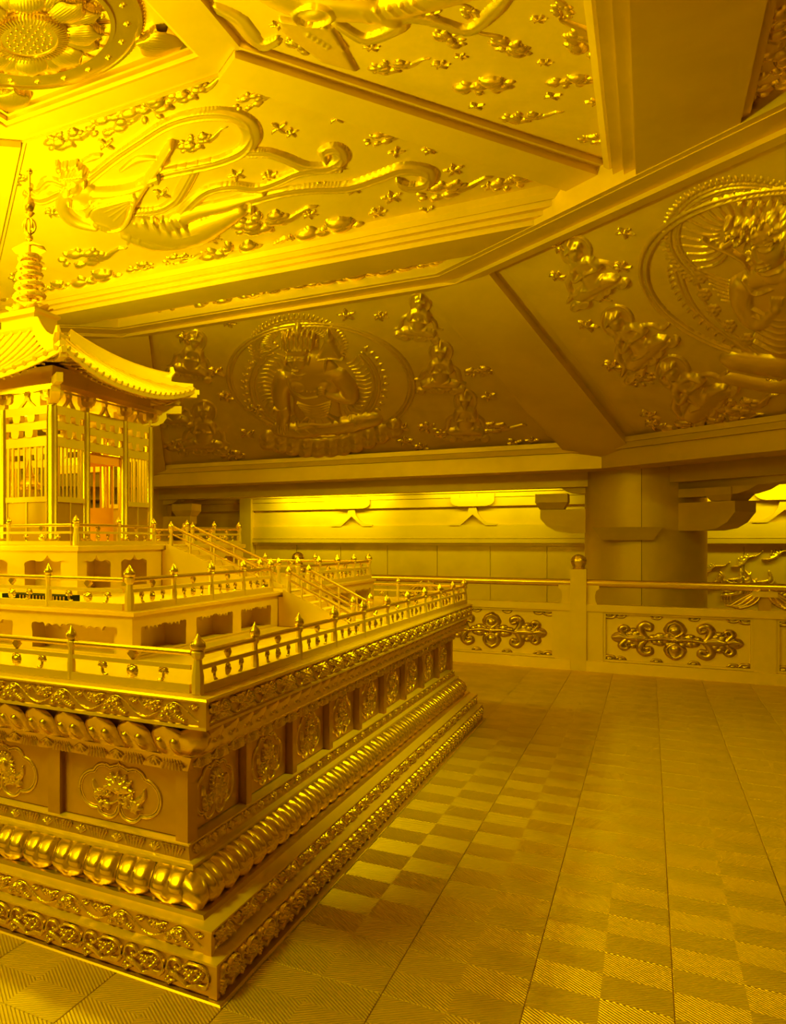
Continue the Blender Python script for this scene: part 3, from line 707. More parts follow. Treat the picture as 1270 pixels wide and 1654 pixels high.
# --- terraces with cusped niches
def niche(cx, y0, wd, hh, kind):
    P = [(cx - wd / 2, y0), (cx + wd / 2, y0)]; hw = wd / 2
    def arc(a, b, bulge, n=7):
        a = np.array(a); b = np.array(b); d = b - a; nrm = np.array([d[1], -d[0]]); return [tuple(a + d * t + nrm * bulge * math.sin(PI * t)) for t in np.linspace(0, 1, n)[1:]]
    if kind == 0:      # low opening, scalloped head
        P += [(cx + hw, y0 + hh * .62)]
        pts = [(hw, .62), (hw * .82, 1.0), (hw * .68, .86), (hw * .5, .93), (hw * .32, .9), (hw * .16, .97), (0, 1.03), (-hw * .16, .97), (-hw * .32, .9), (-hw * .5, .93), (-hw * .68, .86), (-hw * .82, 1.0), (-hw, .62)]
        Q = [(cx + x, y0 + hh * y) for x, y in pts]
        for a, b, bl in zip(Q[:-1], Q[1:], (.5, .35, .3, .25, .25, .12, .12, .25, .25, .3, .35, .5)): P += arc(a, b, bl, 5)
    else:              # pointed ogee head
        P += [(cx + hw, y0 + hh * .66)]
        Q = [(cx + hw, y0 + hh * .66), (cx + hw * .88, y0 + hh * .84), (cx + hw * .45, y0 + hh * .84), (cx, y0 + hh * 1.04), (cx - hw * .45, y0 + hh * .84), (cx - hw * .88, y0 + hh * .84), (cx - hw, y0 + hh * .66)]
        for a, b, bl in zip(Q[:-1], Q[1:], (.3, .1, -.18, -.18, .1, .3)): P += arc(a, b, bl, 6)
    out = []
    for p in P:
        if not out or math.hypot(p[0] - out[-1][0], p[1] - out[-1][1]) > 1e-4: out.append(p)
    return out
def terrace(name, label, w_, z0, z1, cxs, nw, ny, nh, kind, wallz, deckw):
    t = root(name, (0, 0, z0), label, 'terrace')
    MB().ring([(w_ - .12, z0), (w_ - .12, wallz), (.3, wallz), (.3, z0)]).build('core', 'gold', t)
    MB().ring([(w_, z0), (w_, z0 + .012), (w_ - .12, z0 + .012), (w_ - .12, z0)]).build('foot', 'gold', t)
    MB().ring([(w_ + .015, wallz), (w_ + .018, z1 - .004), (w_ - .01, z1), (.3, z1), (.3, wallz)]).build('deck', 'gold', t)
    for a_, b_ in ((-1, -1), (1, -1), (-1, 1)):
        x_, y_ = a_ * (w_ - .028), b_ * (w_ - .028); MB().box(x_ - .03, x_ + .03, y_ - .03, y_ + .03, z0, wallz).build('corner_pier', 'gold', t)
    for deg in (GR, GL):
        me = plate('niche_wall', [(-w_, z0 + .01), (w_, z0 + .01), (w_, wallz), (-w_, wallz)], [niche(c, ny, nw, nh, kind) for c in cxs], .02)
        new('niche_wall', me, 'gold', t, side(deg, 0, 0, w_))
        for c in cxs:
            for e in (-1, 1): MB().box(c + e * (nw / 2 + .02) - .012, c + e * (nw / 2 + .02) + .012, z0, wallz, w_ - .12, w_ - .018).build('niche_cheek', 'gold', t, side(deg))
    return t
terrace('lower_terrace', 'low golden terrace with scalloped niches standing on the pedestal deck', 2.03, .972, 1.185, [s * q for s in (-1, 1) for q in (1.72, 1.14, .56)], .46, .992, .118, 0, 1.165, 2.0)
terrace('upper_terrace', 'smaller upper golden terrace with pointed niches under the pavilion', 1.228, 1.185, 1.468, [s * q for s in (-1, 1) for q in (1.02, .56)], .33, 1.215, .19, 1, 1.438, 1.2)

# --- railings
post_p = [(.0165, 0), (.0165, .06), (.012, .095), (.011, .118), (.017, .128), (.018, .142), (.013, .148)]
fin_p = [(.008, .146), (.018, .152), (.0215, .163), (.019, .176), (.011, .187), (.004, .199), (.0005, .207)]
post_me = MB().lathe(post_p, 8).mesh('post'); fin_me = MB().lathe(fin_p, 10).mesh('finial', 1.)
cpost_me = MB().lathe([(r * 1.35, z) for r, z in post_p], 8).mesh('corner_post'); cfin_me = MB().lathe([(r * 1.3, z) for r, z in fin_p], 10).mesh('corner_finial', 1.)
dia_me = MB().hexa([(0, -.026, -.004), (.02, 0, -.004), (0, .026, -.004), (-.02, 0, -.004)], [(0, -.017, .006), (.013, 0, .006), (0, .017, .006), (-.013, 0, .006)]).hexa([(0, -.017, -.009), (.013, 0, -.009), (0, .017, -.009), (-.013, 0, -.009)], [(0, -.026, -.004), (.02, 0, -.004), (0, .026, -.004), (-.02, 0, -.004)]).mesh('diamond', .3)
h = HF(-.026, .026, -.026, .026, .0026)
for q in range(8): h.dome((.013 * math.cos(q * PI / 4), .013 * math.sin(q * PI / 4)), .0075, h=.006)
h.dome((0, 0), .01, h=.007, b=.005); ros_me = h.mesh('rosette', 0)
h = HF(-.026, .026, -.026, .026, .0026)
for q in range(5): h.dome((.009 * math.cos(q * PI / 4), .008 + .009 * math.sin(q * PI / 4)), .007, h=.007)
h.stroke([(0, .006), (.0, -.01), (.007, -.019), (.016, -.02)], .0035, .006, b=.001); cur_me = h.mesh('floret', 0)
h.Z = h.Z[:, ::-1].copy(); cur2_me = h.mesh('floret', 0)
def railing(label, deg, w_, z0, posts, gaps, k=1., lw=True, first=True, last=True):
    """posts: positions along the face; gaps: indices of bays left open"""
    r = root('railing', tuple(side(deg, 0, z0, w_).translation), label, 'railing', 'golden railings round the shrine decks')
    for i, s_ in enumerate(posts):
        end = i in (0, len(posts) - 1)
        if i == 0 and not first or i == len(posts) - 1 and not last: continue
        M = side(deg, s_, z0, w_) @ Matrix.Rotation(-PI / 2, 4, 'X') @ Matrix.Scale(k, 4)
        p = new('corner_post' if end else 'post', cpost_me if end else post_me, 'gold', r, M)
        new('finial', cfin_me if end else fin_me, 'gold_polished', p, M)
    runs = []; cur = [posts[0]]
    for i in range(len(posts) - 1):
        if i in gaps: runs.append((cur[0], posts[i])); cur = [posts[i + 1]]
    runs.append((cur[0], posts[-1]))
    if not first: runs[0] = (runs[0][0] + .03, runs[0][1])
    if not last: runs[-1] = (runs[-1][0], runs[-1][1] - .03)
    for a, b in runs:
        if b - a < .02: continue
        MB().box(a, b, z0, z0 + .03 * k, w_ - .013, w_ + .013).build('foot_rail', 'gold', r, side(deg))
        MB().box(a, b, z0 + .08 * k, z0 + .096 * k, w_ - .007, w_ + .007).build('middle_rail', 'gold', r, side(deg))
        MB().tube([(a, z0 + .138 * k, w_), (b, z0 + .138 * k, w_)], .0105 * k, 10).build('hand_rail', 'gold_polished', r, side(deg))
    for i in range(len(posts) - 1):
        if i in gaps: continue
        a, b = posts[i], posts[i + 1]; c = (a + b) / 2; d = (b - a)
        new('diamond_ornament', dia_me, 'gold_polished', r, side(deg, c, z0 + .117 * k, w_) @ Matrix.Diagonal((1.3, 1.0, 1.2, 1)))
        for q, me in ((-.26, cur_me), (0, ros_me), (.26, cur2_me)):
            new('rosette' if q == 0 else 'floret', me, 'gold_polished', r, side(deg, c + q * d * .92, z0 + .055 * k, w_ - .002) @ Matrix.Scale(1.15, 4))
    return r
LP = [-2.615 + .523 * k for k in range(11)]
railing('golden railing along the right edge of the pedestal deck, nearest the viewer', GR, 2.612, .9725, LP, ())
railing('golden railing along the left front edge of the pedestal deck', GL, 2.612, .9725, LP, (), last=False)
railing('far golden railing across the back right edge of the pedestal deck', 0, 2.612, .9725, LP, (), first=False)
MPs = [-2.0, -1.563, -1.125, -.688, -.25, .25, .688, 1.125, 1.563, 2.0]
railing('golden railing on the right edge of the lower terrace, broken by stairs', GR, 2.0, 1.1855, MPs, (4,))
railing('golden railing on the left edge of the lower terrace', GL, 2.0, 1.1855, MPs, (4,), last=False)
railing('golden railing on the far edge of the lower terrace, behind the stairs', 0, 2.0, 1.1855, MPs, (4,), first=False)
TPs = [-1.205, -.72, -.25, .25, .72, 1.205]
railing('golden railing on the right edge of the upper terrace beside the pavilion', GR, 1.205, 1.4685, TPs, (2,), .86)
railing('golden railing on the left edge of the upper terrace beside the pavilion', GL, 1.205, 1.4685, TPs, (2,), .86, last=False)
railing('golden railing on the far edge of the upper terrace behind the pavilion', 0, 1.205, 1.4685, TPs, (2,), .86, first=False)

# --- stairs between the decks
def stairs(label, deg, w0, z0, w1, z1, hw, n):
    r = root('staircase', tuple(side(deg, 0, z1, w1).translation), label, 'staircase', 'golden staircases between the shrine decks')
    for e in (-1, 1):
        a, b = e * hw - .018, e * hw + .018
        m = MB(); M = side(deg)
        P = [(w0, z0 + .012), (w1, z1 + .02), (w1, z1), (w0, z1)]
        m.hexa([(a, P[3][1], P[3][0]), (b, P[3][1], P[3][0]), (b, P[2][1], P[2][0]), (a, P[2][1], P[2][0])], [(a, P[0][1], P[0][0]), (b, P[0][1], P[0][0]), (b, P[1][1], P[1][0]), (a, P[1][1], P[1][0])], M)
        m.box(a, b, z1, z0 - .033, w0 - .028, w0 + .001, M=M)
        m.build('stringer', 'gold', r)
        for q, (ww, zz) in enumerate(((w0 + .03, z0 - .03), (w1 - .03, z1))):
            MM = side(deg, e * hw, zz + (0.0 if q == 0 else .012), ww) @ Matrix.Rotation(-PI / 2, 4, 'X') @ Matrix.Scale(.92, 4)
            p = new('newel_post', post_me, 'gold', r, MM); new('finial', fin_me, 'gold_polished', p, MM)
        for nm, dz, rr in (('hand_rail', .126, .0095), ('lower_rail', .075, .006)):
            MB().tube([(e * hw, z0 + dz, w0 + .03), (e * hw, z1 + dz + .01, w1 - .03)], rr, 8, M=side(deg)).build(nm, 'gold_polished', r)
        for q in range(1, 4):
            t = q / 4; ww = w0 + (w1 - w0) * t; zz = z0 + (z1 - z0) * t
            MB().box(e * hw - .005, e * hw + .005, zz + .005, zz + .13, ww - .005, ww + .005, M=side(deg)).build('baluster', 'gold', r)
    for k in range(n - 1):
        t0, t1 = k / n, (k + 1) / n; zt = z0 + (z1 - z0) * t1
        MB().box(-hw + .02, hw - .02, zt - .012, zt + .0, w0 + (w1 - w0) * t0, w0 + (w1 - w0) * t1, M=side(deg)).build('tread', 'gold', r)
        rz = new('riser', MB().box(-hw + .02, hw - .02, zt, zt + (z0 - z1) / n - .012, w0 + (w1 - w0) * t0, w0 + (w1 - w0) * t0 + .008, M=side(deg)).mesh(), 'gold', r)
        new('riser_rosette', ros_me, 'gold_polished', rz, side(deg, 0, zt + (z0 - z1) / n * .45, w0 + (w1 - w0) * t0 - .006) @ Matrix.Scale(.7, 4))
    return r
for deg, wd in ((GR, 'right'), (0, 'far'), (GL, 'left')):
    stairs('upper golden staircase descending the %s side of the upper terrace' % wd, deg, 1.258, 1.468, 1.93, 1.187, .165, 8)
    stairs('lower golden staircase from the lower terrace to the pedestal deck, %s side' % wd, deg, 2.06, 1.185, 2.50, .974, .19, 6)
# louvred floodlight lying on the terrace
fl = root('floodlight', (-1.78, -1.38, 1.185), 'dark louvred floodlight lying behind the left railing of the lower terrace', 'floodlight')
MB().box(-1.84, -1.72, -1.56, -1.16, 1.186, 1.225).build('housing', 'dark_grille', fl)
for k in range(14): MB().box(-1.846, -1.838, -1.55 + k * .0205, -1.542 + k * .0205, 1.19, 1.222).build('louvre', 'gold_bronze', fl)

# --- pavilion
PZ = 1.468
pav = root('pavilion', (0, 0, PZ), 'golden square pavilion with curved tiled roof, lattice windows and ringed spire', 'pavilion')
Q = .675; B1 = .27
MB().ring([(.80, PZ), (.80, PZ + .018), (.02, PZ + .018), (.02, PZ)]).build('floor_slab', 'gold', pav)
PF = PZ + .018
pil = MB().lathe([(.056, 0), (.056, .012), (.044, .02), (.038, .03), (.038, .80), (.034, .905)], 20).mesh('pillar', .7)
pos = sorted({(a, b) for a in (-Q, -B1, B1, Q) for b in (-Q, Q)} | {(b, a) for a in (-Q, -B1, B1, Q) for b in (-Q, Q)})
for x, y in pos: new('pillar', pil, 'gold_polished', pav, Matrix.Translation((x, y, PF)))
bar_me = MB().box(-.0065, .0065, 0, .335, -.006, .006).mesh('bar')
sblk = MB().prism([(-.022, .034), (-.022, .016), (-.015, 0), (.015, 0), (.022, .016), (.022, .034)], -.018, .018).mesh('block')
sarm = MB().prism(arm_poly(.062, .03), -.012, .012).mesh('arm')
vst = MB()
for sg in (-1, 1):
    P = [(0, .075), (.014 * sg, .075), (.03 * sg, .04), (.06 * sg, .014), (.075 * sg, .0), (.045 * sg, 0), (0, .045)]
    vst.prism(P if sg < 0 else P[::-1], -.01, .01)
vst_me = vst.mesh('vstrut')
for deg in (GR, GL, 0, 90):
    front = deg in (GR, GL)
    for nm, z0, z1 in (('head_beam', 2.338, 2.395), ('middle_beam', 2.238, 2.292), ('lower_beam', 2.125, 2.188)):
        MB().box(-Q, Q, z0, z1, Q - .016, Q + .016, M=side(deg)).build(nm, 'gold', pav)
    for s_ in (-.52, -.40, -.13, 0, .13, .40, .52):
        new('small_block', sblk, 'gold', pav, side(deg, s_, 2.290, Q) @ Matrix.Scale(1.45, 4))
        if abs(s_) not in (.0,): new('small_strut', sblk, 'gold', pav, side(deg, s_ * .97, 2.187, Q) @ Matrix.Scale(1.5, 4))
    # wall zone: two lattice bays and a middle bay
    for c in (-(Q + B1) / 2, (Q + B1) / 2):
        wnd = MB().box(c - .175, c + .175, 1.755, 1.79, Q - .02, Q + .02, M=side(deg)).build('lattice_window', 'gold', pav)
        for e in (-1, 1): MB().box(c + e * .16 - .012, c + e * .16 + .012, 1.788, 2.126, Q - .01, Q + .01, M=side(deg)).build('window_jamb', 'gold', wnd)
        for k in range(6): new('lattice_bar', bar_me, 'gold', wnd, side(deg, c - .12 + .048 * k, 1.79, Q))
        for k in range(2): MB().box(c + (-.168 if k == 0 else .004), c + (-.004 if k == 0 else .168), PF, 1.752, Q - .008, Q + .006, M=side(deg)).build('dado_board', 'gold_bronze', pav)
        for e in (-.168, 0, .168): MB().box(c + e - .006, c + e + .006, PF, 1.756, Q - .012, Q + .014, M=side(deg)).build('dado_stile', 'gold', pav)
    if deg != GR:
        MB().box(-.23, .23, PF, PF + .03, Q - .02, Q + .02, M=side(deg)).build('threshold', 'gold', pav)
        MB().box(-.235, .235, 2.06, 2.124, Q - .012, Q + .012, M=side(deg)).build('transom', 'orange_wood', pav)
    # bracket sets
    for s_ in (-Q, -B1, B1, Q):
        b_ = new('bracket_set', sblk, 'gold', pav, side(deg, s_, 2.388, Q) @ Matrix.Scale(1.25, 4))
        new('bracket_arm', sarm, 'gold', b_, side(deg, s_, 2.425, Q + .004) @ Matrix.Scale(1.25, 4))
        MB().prism([(Q - .02, 2.462), (Q - .02, 2.425), (Q + .05, 2.425), (Q + .072, 2.436), (Q + .085, 2.462)], -.012, .012, M=side(deg, s_) @ Matrix(((0, 0, 1, 0), (0, 1, 0, 0), (1, 0, 0, 0), (0, 0, 0, 1)))).build('bracket_tongue', 'gold', b_)
        for e in (-.065, 0, .065): new('bearing_block', sblk, 'gold', b_, side(deg, s_ + e, 2.458, Q + .006) @ Matrix.Scale(.8, 4))
        new('bearing_block', sblk, 'gold', b_, side(deg, s_, 2.458, Q + .065) @ Matrix.Scale(.9, 4))
    for s_ in (-.4725, 0, .4725):
        new('frog_strut', vst_me, 'gold', pav, side(deg, s_, 2.395, Q) @ Matrix.Scale(1.0, 4)); new('strut_block', sblk, 'gold', pav, side(deg, s_, 2.462, Q) @ Matrix.Scale(.85, 4))
MB().ring([(.665, 2.486), (.69, 2.486), (.69, 2.535), (.665, 2.535)]).build('wall_purlin', 'gold', pav)
MB().ring([(.735, 2.484), (.765, 2.484), (.765, 2.518), (.735, 2.518)]).build('eaves_purlin', 'gold_polished', pav)
MB().box(-.66, .66, -.66, .66, 2.53, 2.545).build('inner_ceiling', 'gold', pav)
MB().ring([(.665, 2.535), (.685, 2.535), (.685, 2.655), (.665, 2.655)]).build('eaves_wall', 'gold', pav)
# roof
RE, RA = .95, .20
def rz(u, v): return 2.56 + .50 * (.58 * v + .42 * v * v) + .145 * abs(u) ** 2.3 * (1 - v) ** 2
def rhalf(v): return RE + (RA - RE) * v
for deg in (GR, GL, 0, 90):
    n, m = 24, 10; V = []; F = []
    for lay in (0, -.022):
        for j in range(m + 1):
            for i in range(n + 1):
                v = j / m; u = i / n * 2 - 1; V.append((u * rhalf(v), rz(u, v) + lay, rhalf(v)))
    S = (n + 1) * (m + 1)
    for j in range(m):
        for i in range(n):
            a = j * (n + 1) + i; F.append((a, a + 1, a + n + 2, a + n + 1)); F.append((S + a, S + a + n + 1, S + a + n + 2, S + a + 1))
    for i in range(n): F.append((i, S + i, S + i + 1, i + 1))
    rf = MB().add(V, F, side(deg)).build('roof_slope', 'gold', pav)
    nt = 23
    for k in range(nt):
        x = (-1 + 2 * (k + .5) / nt) * RE * .985; pts = []
        vmax = min(1, (RE - abs(x)) / (RE - RA)) if abs(x) > RA else 1
        if vmax < .03: vmax = .03
        for q in range(9):
            v = vmax * q / 8 - (.012 if q == 0 else 0); hf_ = rhalf(v); u = max(-1, min(1, x / hf_)); pts.append((x, rz(u, max(v, 0)) + .006, hf_))
        tl = MB().tube(pts, .0165, 6, M=side(deg)).build('tile_row', 'gold', rf)
    # two tiers of rafters and the eaves board
    for (r0, r1, dz, cnt, sz) in ((.68, .865, -.052, 26, .009), (.80, .935, -.034, 30, .0075)):
        m_ = MB()
        for k in range(cnt):
            s_ = (-1 + 2 * (k + .5) / cnt); P = []
            for rr in (r0, r1):
                v = (RE - rr) / (RE - RA); x = s_ * rr * .97; u = max(-1, min(1, x / rhalf(v))); P.append(Vector((x, rz(u, v) + dz, rr)))
            m_.tube([tuple(P[0]), tuple(P[1])], sz, 4, M=side(deg))
        o = m_.build('rafters', 'gold', pav); o['kind'] = 'stuff'
    bp = [(u * RE, rz(u, 0) - .024, RE - .006) for u in np.linspace(-1, 1, 25)]
    MB().tube(bp, .011, 4, M=side(deg)).build('eaves_board', 'gold', pav)
for k in range(4):
    a = PI / 4 + k * PI / 2; M = Matrix.Rotation(a, 4, 'Z'); r2 = math.sqrt(2)
    def hipbox(nm, v0, v1, hw, z0, z1, mat='gold', n=9, ext=0.):
        V = []; F = []
        for i in range(n):
            v = v0 + (v1 - v0) * i / (n - 1); r = rhalf(v) * r2 + (ext if i == 0 else 0); z = rz(1, max(v, 0))
            V += [(r, -hw, z + z0), (r, hw, z + z0), (r, hw, z + z1), (r, -hw, z + z1)]
        for i in range(n - 1):
            for q in range(4): F.append((4 * i + q, 4 * i + (q + 1) % 4, 4 * i + 4 + (q + 1) % 4, 4 * i + 4 + q))
        F += [(0, 3, 2, 1), (4 * n - 4, 4 * n - 3, 4 * n - 2, 4 * n - 1)]
        return MB().add(V, F, M).build(nm, mat, pav)
    hr = hipbox('hip_ridge', .20, .97, .026, .0, .075); MB().tube([tuple(M @ Vector((rhalf(v) * r2, 0, rz(1, v) + .082))) for v in np.linspace(.2, .97, 9)], .024, 8).build('ridge_cap', 'gold', hr)
    hipbox('lower_hip_ridge', .03, .2, .02, .0, .035)
    # corner rafter in three stepped lengths
    hipbox('corner_rafter', .0, .32, .022, -.075, -.03); hipbox('corner_rafter', -.02, .14, .018, -.05, -.012)
    MB().box(.70 * r2, .86 * r2, -.022, .022, 2.50, 2.56, M=M).build('corner_bracket', 'gold', pav)
    MB().prism([(.66, 2.50), (.66, 2.40), (.70 * r2 + .03, 2.40), (.70 * r2 + .075, 2.425), (.70 * r2 + .10, 2.46), (.70 * r2 + .10, 2.50)], -.03, .03, M=M @ Matrix(((1, 0, 0, 0), (0, 0, 1, 0), (0, 1, 0, 0), (0, 0, 0, 1)))).build('corner_arm', 'gold', pav)
    # upturned hook at the foot of the ridge
    P = [(RE * .80 * r2 + x, 0, rz(1, .2) + z) for x, z in ((-.06, .09), (.0, .07), (.045, .075), (.075, .11), (.07, .15))]
    MB().tube([tuple(M @ Vector(p)) for p in P], [.026, .03, .03, .024, .012], 8).build('ridge_hook', 'gold', pav)
sp = MB().ring([(.22, 3.02), (.235, 3.06), (.235, 3.075), (.19, 3.09), (.19, 3.105), (.155, 3.11), (.155, 3.2), (.175, 3.215), (.175, 3.235), (.05, 3.24), (.05, 3.02)]).build('spire_base', 'gold', pav)
for k in range(8):
    a = k * PI / 4; V = []; F = []
    for j in range(6):
        t = j / 5; r = .10 + .085 * t; z = 3.225 + .055 * math.sin(t * 1.3); hw = .055 * math.cos(t * 1.35) ** .8 + .002
        for u in (-1, 0, 1): V.append((r, u * hw, z + .012 * abs(u)))
    for j in range(5):
        for q in range(2): F.append((3 * j + q, 3 * j + q + 1, 3 * j + q + 4, 3 * j + q + 3))
    MB().add(V, F, Matrix.Rotation(a, 4, 'Z')).build('spire_lotus_petal', 'gold', sp)
spire = MB().lathe([(.06, 3.235), (.022, 3.27), (.018, 3.5), (.014, 3.76), (.01, 4.34)], 10).build('spire_mast', 'gold', pav)
for k, (z, r) in enumerate(((3.281, .143), (3.38, .130), (3.46, .118), (3.54, .108), (3.61, .098), (3.675, .09))):
    m = MB(); prof = [(r * .8, z - .018), (r * .97, z - .018), (r, z - .004), (r * .985, z + .008), (r * .9, z + .02), (r * .8, z + .02)]
    n = 28; V = []; F = []
    for i in range(n):
        a = 2 * PI * i / n
        for rr, zz in prof: V.append((rr * math.cos(a), rr * math.sin(a), zz))
    for i in range(n):
        for q in range(6): F.append((6 * i + q, 6 * ((i + 1) % n) + q, 6 * ((i + 1) % n) + (q + 1) % 6, 6 * i + (q + 1) % 6))
    rg = m.add(V, F).build('spire_ring', 'gold', pav)
    MB().lathe([(r * .28, z - .02), (r * .28, z + .02)], 10).build('ring_hub', 'gold', rg)
    for q in range(12): a = q * PI / 6; MB().lathe([(.001, -.007), (.0045, -.004), (.0045, .004), (.001, .007)], 6, Matrix.Translation((r * math.cos(a), r * math.sin(a), z - .002))).build('ring_boss', 'gold_polished', rg)
    MB().box(-r * .85, r * .85, -.006, .006, z - .01, z + .01).box(-.006, .006, -r * .85, r * .85, z - .01, z + .01).build('ring_spokes', 'gold', rg)
MB().lathe([(.02, 3.79), (.06, 3.782), (.135, 3.74), (.13, 3.735), (.05, 3.765), (.02, 3.77)], 8).build('spire_canopy', 'gold', pav)
MB().lathe([(.01, 3.805), (.03, 3.82), (.03, 3.84), (.01, 3.855)], 10).build('spire_knob', 'gold_polished', pav)
for a in (0, PI / 3, 2 * PI / 3):
    MB().tube([(.05 * math.cos(t) * math.cos(a), .05 * math.cos(t) * math.sin(a), 3.92 + .06 * math.sin(t)) for t in np.linspace(0, 2 * PI, 21)[:-1]], .007, 6, True).build('openwork_hoop', 'gold_polished', pav)
MB().lathe([(.004, 3.985), (.035, 4.01), (.042, 4.02), (.02, 4.03), (.036, 4.05), (.045, 4.085), (.035, 4.12), (.012, 4.15), (.01, 4.19), (.026, 4.20), (.026, 4.212), (.008, 4.22), (.008, 4.325), (.022, 4.33), (.026, 4.345), (.016, 4.362), (.001, 4.368)], 12).build('spire_jewel', 'gold_polished', pav)
# open door leaf in the middle bay of the right face
dr = Matrix.Translation((.20, -.63, 0)) @ Matrix.Rotation(math.radians(118), 4, 'Z')
lf = MB().box(0, .2, -.008, .008, 1.70, 1.74, M=dr).build('door_leaf', 'orange_wood', pav)
for x in (0, .185): MB().box(x, x + .016, -.009, .009, PF, 2.08, M=dr).build('door_stile', 'orange_wood', lf)
for k in range(3): MB().box(.035 + .05 * k, .052 + .05 * k, -.006, .006, 1.74, 2.05, M=dr).build('door_bar', 'orange_wood', lf)
MB().box(.016, .185, -.006, .006, PF, 1.70, M=dr).build('door_board', 'orange_wood', lf); MB().box(0, .2, -.009, .009, 2.05, 2.085, M=dr).build('door_head', 'orange_wood', lf)
MB().lathe([(.024, PF), (.022, 2.13)], 14, Matrix.Translation((.16, -.40, 0))).build('inner_post', 'gold', pav)
MB().box(-.25, .25, -.66, -.64, 2.05, 2.12).build('door_transom', 'orange_wood', pav)
rel = root('reliquary', (0, 0, PF), 'bright gold stupa-shaped reliquary inside the pavilion behind the lattice', 'reliquary')
MB().ring([(.17, PF), (.17, PF + .1), (.14, PF + .12), (.14, PF + .22), (.17, PF + .25), (.02, PF + .26), (.02, PF)]).build('altar', 'gold', rel)
MB().lathe([(.14, PF + .255), (.15, PF + .28), (.12, PF + .30), (.085, PF + .34), (.08, PF + .40), (.10, PF + .42), (.095, PF + .44), (.06, PF + .47), (.045, PF + .5)], 20).build('body', 'gold_polished', rel)
MB().lathe([(.05, PF + .5), (.03, PF + .53), (.022, PF + .58), (.008, PF + .63), (.001, PF + .66)], 12).build('cap', 'gold_polished', rel)

# ================================================================== BALUSTRADE in front of the columns
bal = root('balustrade', (6.4, -1.5, 0), 'long golden balustrade with flower panels and lotus-topped posts before the columns', 'balustrade')
BX = 6.4
pz = [.055 + 3.263 * k for k in (-2, -1, 0, 1, 2)]
lot = HF(-.05, .05, 0, .16, .004)
def lotus_head():
    m = MB(); n = 32; prof = [(.05, 0), (.058, .012), (.05, .02), (.055, .035), (.068, .065), (.07, .09), (.058, .12), (.036, .142), (.012, .152), (.001, .153)]
    V = []; F = []
    for k, (r, z) in enumerate(prof):
        for i in range(n):
            a = 2 * PI * i / n; q = r * (1 + (.09 * abs(math.sin(4 * a)) ** .6 - .045 if k > 2 else 0)); V.append((q * math.cos(a), q * math.sin(a), z))
    for k in range(len(prof) - 1):
        for i in range(n): F.append((k * n + i, k * n + (i + 1) % n, (k + 1) * n + (i + 1) % n, (k + 1) * n + i))
    return m.add(V, F).mesh('lotus', 1.)
lh = lotus_head()
for y in pz:
    p = MB().box(BX - .078, BX + .078, y - .078, y + .078, 0, 1.165).build('post', 'gold_beam', bal)
    new('lotus_finial', lh, 'gold_relief', p, Matrix.Translation((BX, y, 1.165)) @ Matrix.Scale(1.12, 4))
h = HF(-.62, .62, -.24, .24, .0045)
_st, _dm = h.stroke, h.dome
h.stroke = lambda P, r, *a, **k: _st(P, [q * 1.35 for q in r] if isinstance(r, list) else r * 1.35, *a, **k)
h.dome = lambda c, rx, ry=None, *a, **k: _dm(c, rx * 1.22, (ry or rx) * 1.22, *a, **k)
for sg in (-1, 1):
    h.stroke([(0, .02 * sg), (0, .12 * sg), (0, .2 * sg)], [.03, .07, .012], .035); h.dome((0, .11 * sg), .085, .06, h=.03); h.dome((0, .1 * sg), .04, .035, h=.03, b=.02)
    h.stroke([(0, .03 * sg), (-.07, .09 * sg), (-.055, .16 * sg), (0, .195 * sg)], .012, .04); h.stroke([(0, .03 * sg), (.07, .09 * sg), (.055, .16 * sg), (0, .195 * sg)], .012, .04)
    for (x, y, r) in ((.08, 0, .06), (.13, .035, .042), (.13, -.035, .042), (.19, .012, .04), (.17, -.03, .035), (.06, .05, .03), (.06, -.05, .03)): h.dome((x * sg, y), r, r * .8, h=.032)
    h.stroke([(.02 * sg, 0), (.1 * sg, .01), (.2 * sg, 0), (.26 * sg, -.01)], [.02, .018, .014, .01], .04, b=.012)
    for e in (-1, 1):
        h.stroke([(.24 * sg, -.005), (.29 * sg, .05 * e), (.31 * sg, .12 * e), (.27 * sg, .165 * e), (.215 * sg, .145 * e), (.22 * sg, .1 * e), (.255 * sg, .11 * e)], [.014, .026, .028, .026, .022, .016, .018], .038)
        h.stroke([(.42 * sg, 0), (.455 * sg, .04 * e), (.49 * sg, .09 * e), (.46 * sg, .125 * e), (.425 * sg, .11 * e), (.44 * sg, .08 * e)], [.012, .02, .022, .018, .014, .012], .034)
        for (x, y, r) in ((.30, .02, .045), (.345, .05, .04), (.375, .085, .032), (.40, .045, .036), (.36, .01, .05)): h.dome((x * sg, y * e), r, r * .8, h=.036)
    h.stroke([(.27 * sg, 0), (.36 * sg, 0), (.43 * sg, 0)], [.02, .04, .014], .05)
    h.dome((.5 * sg, 0), .062, .05, h=.036); h.stroke([(.44 * sg, 0), (.5 * sg, .01), (.565 * sg, 0)], [.01, .03, .008], .045)
h.dome((0, 0), .028, h=.03, b=.02)
bflow = h.mesh('panel_flower')
h = HF(-.06, .06, -.06, .06, .004); h.stroke([(-.045, .0), (-.03, -.02), (0, -.028), (.03, -.02), (.045, 0)], .012, .016); h.dome((0, 0), .028, .018, h=.018)
h.Z[h.y > .004, :] = 0; bcl = h.mesh('edge_cloud')
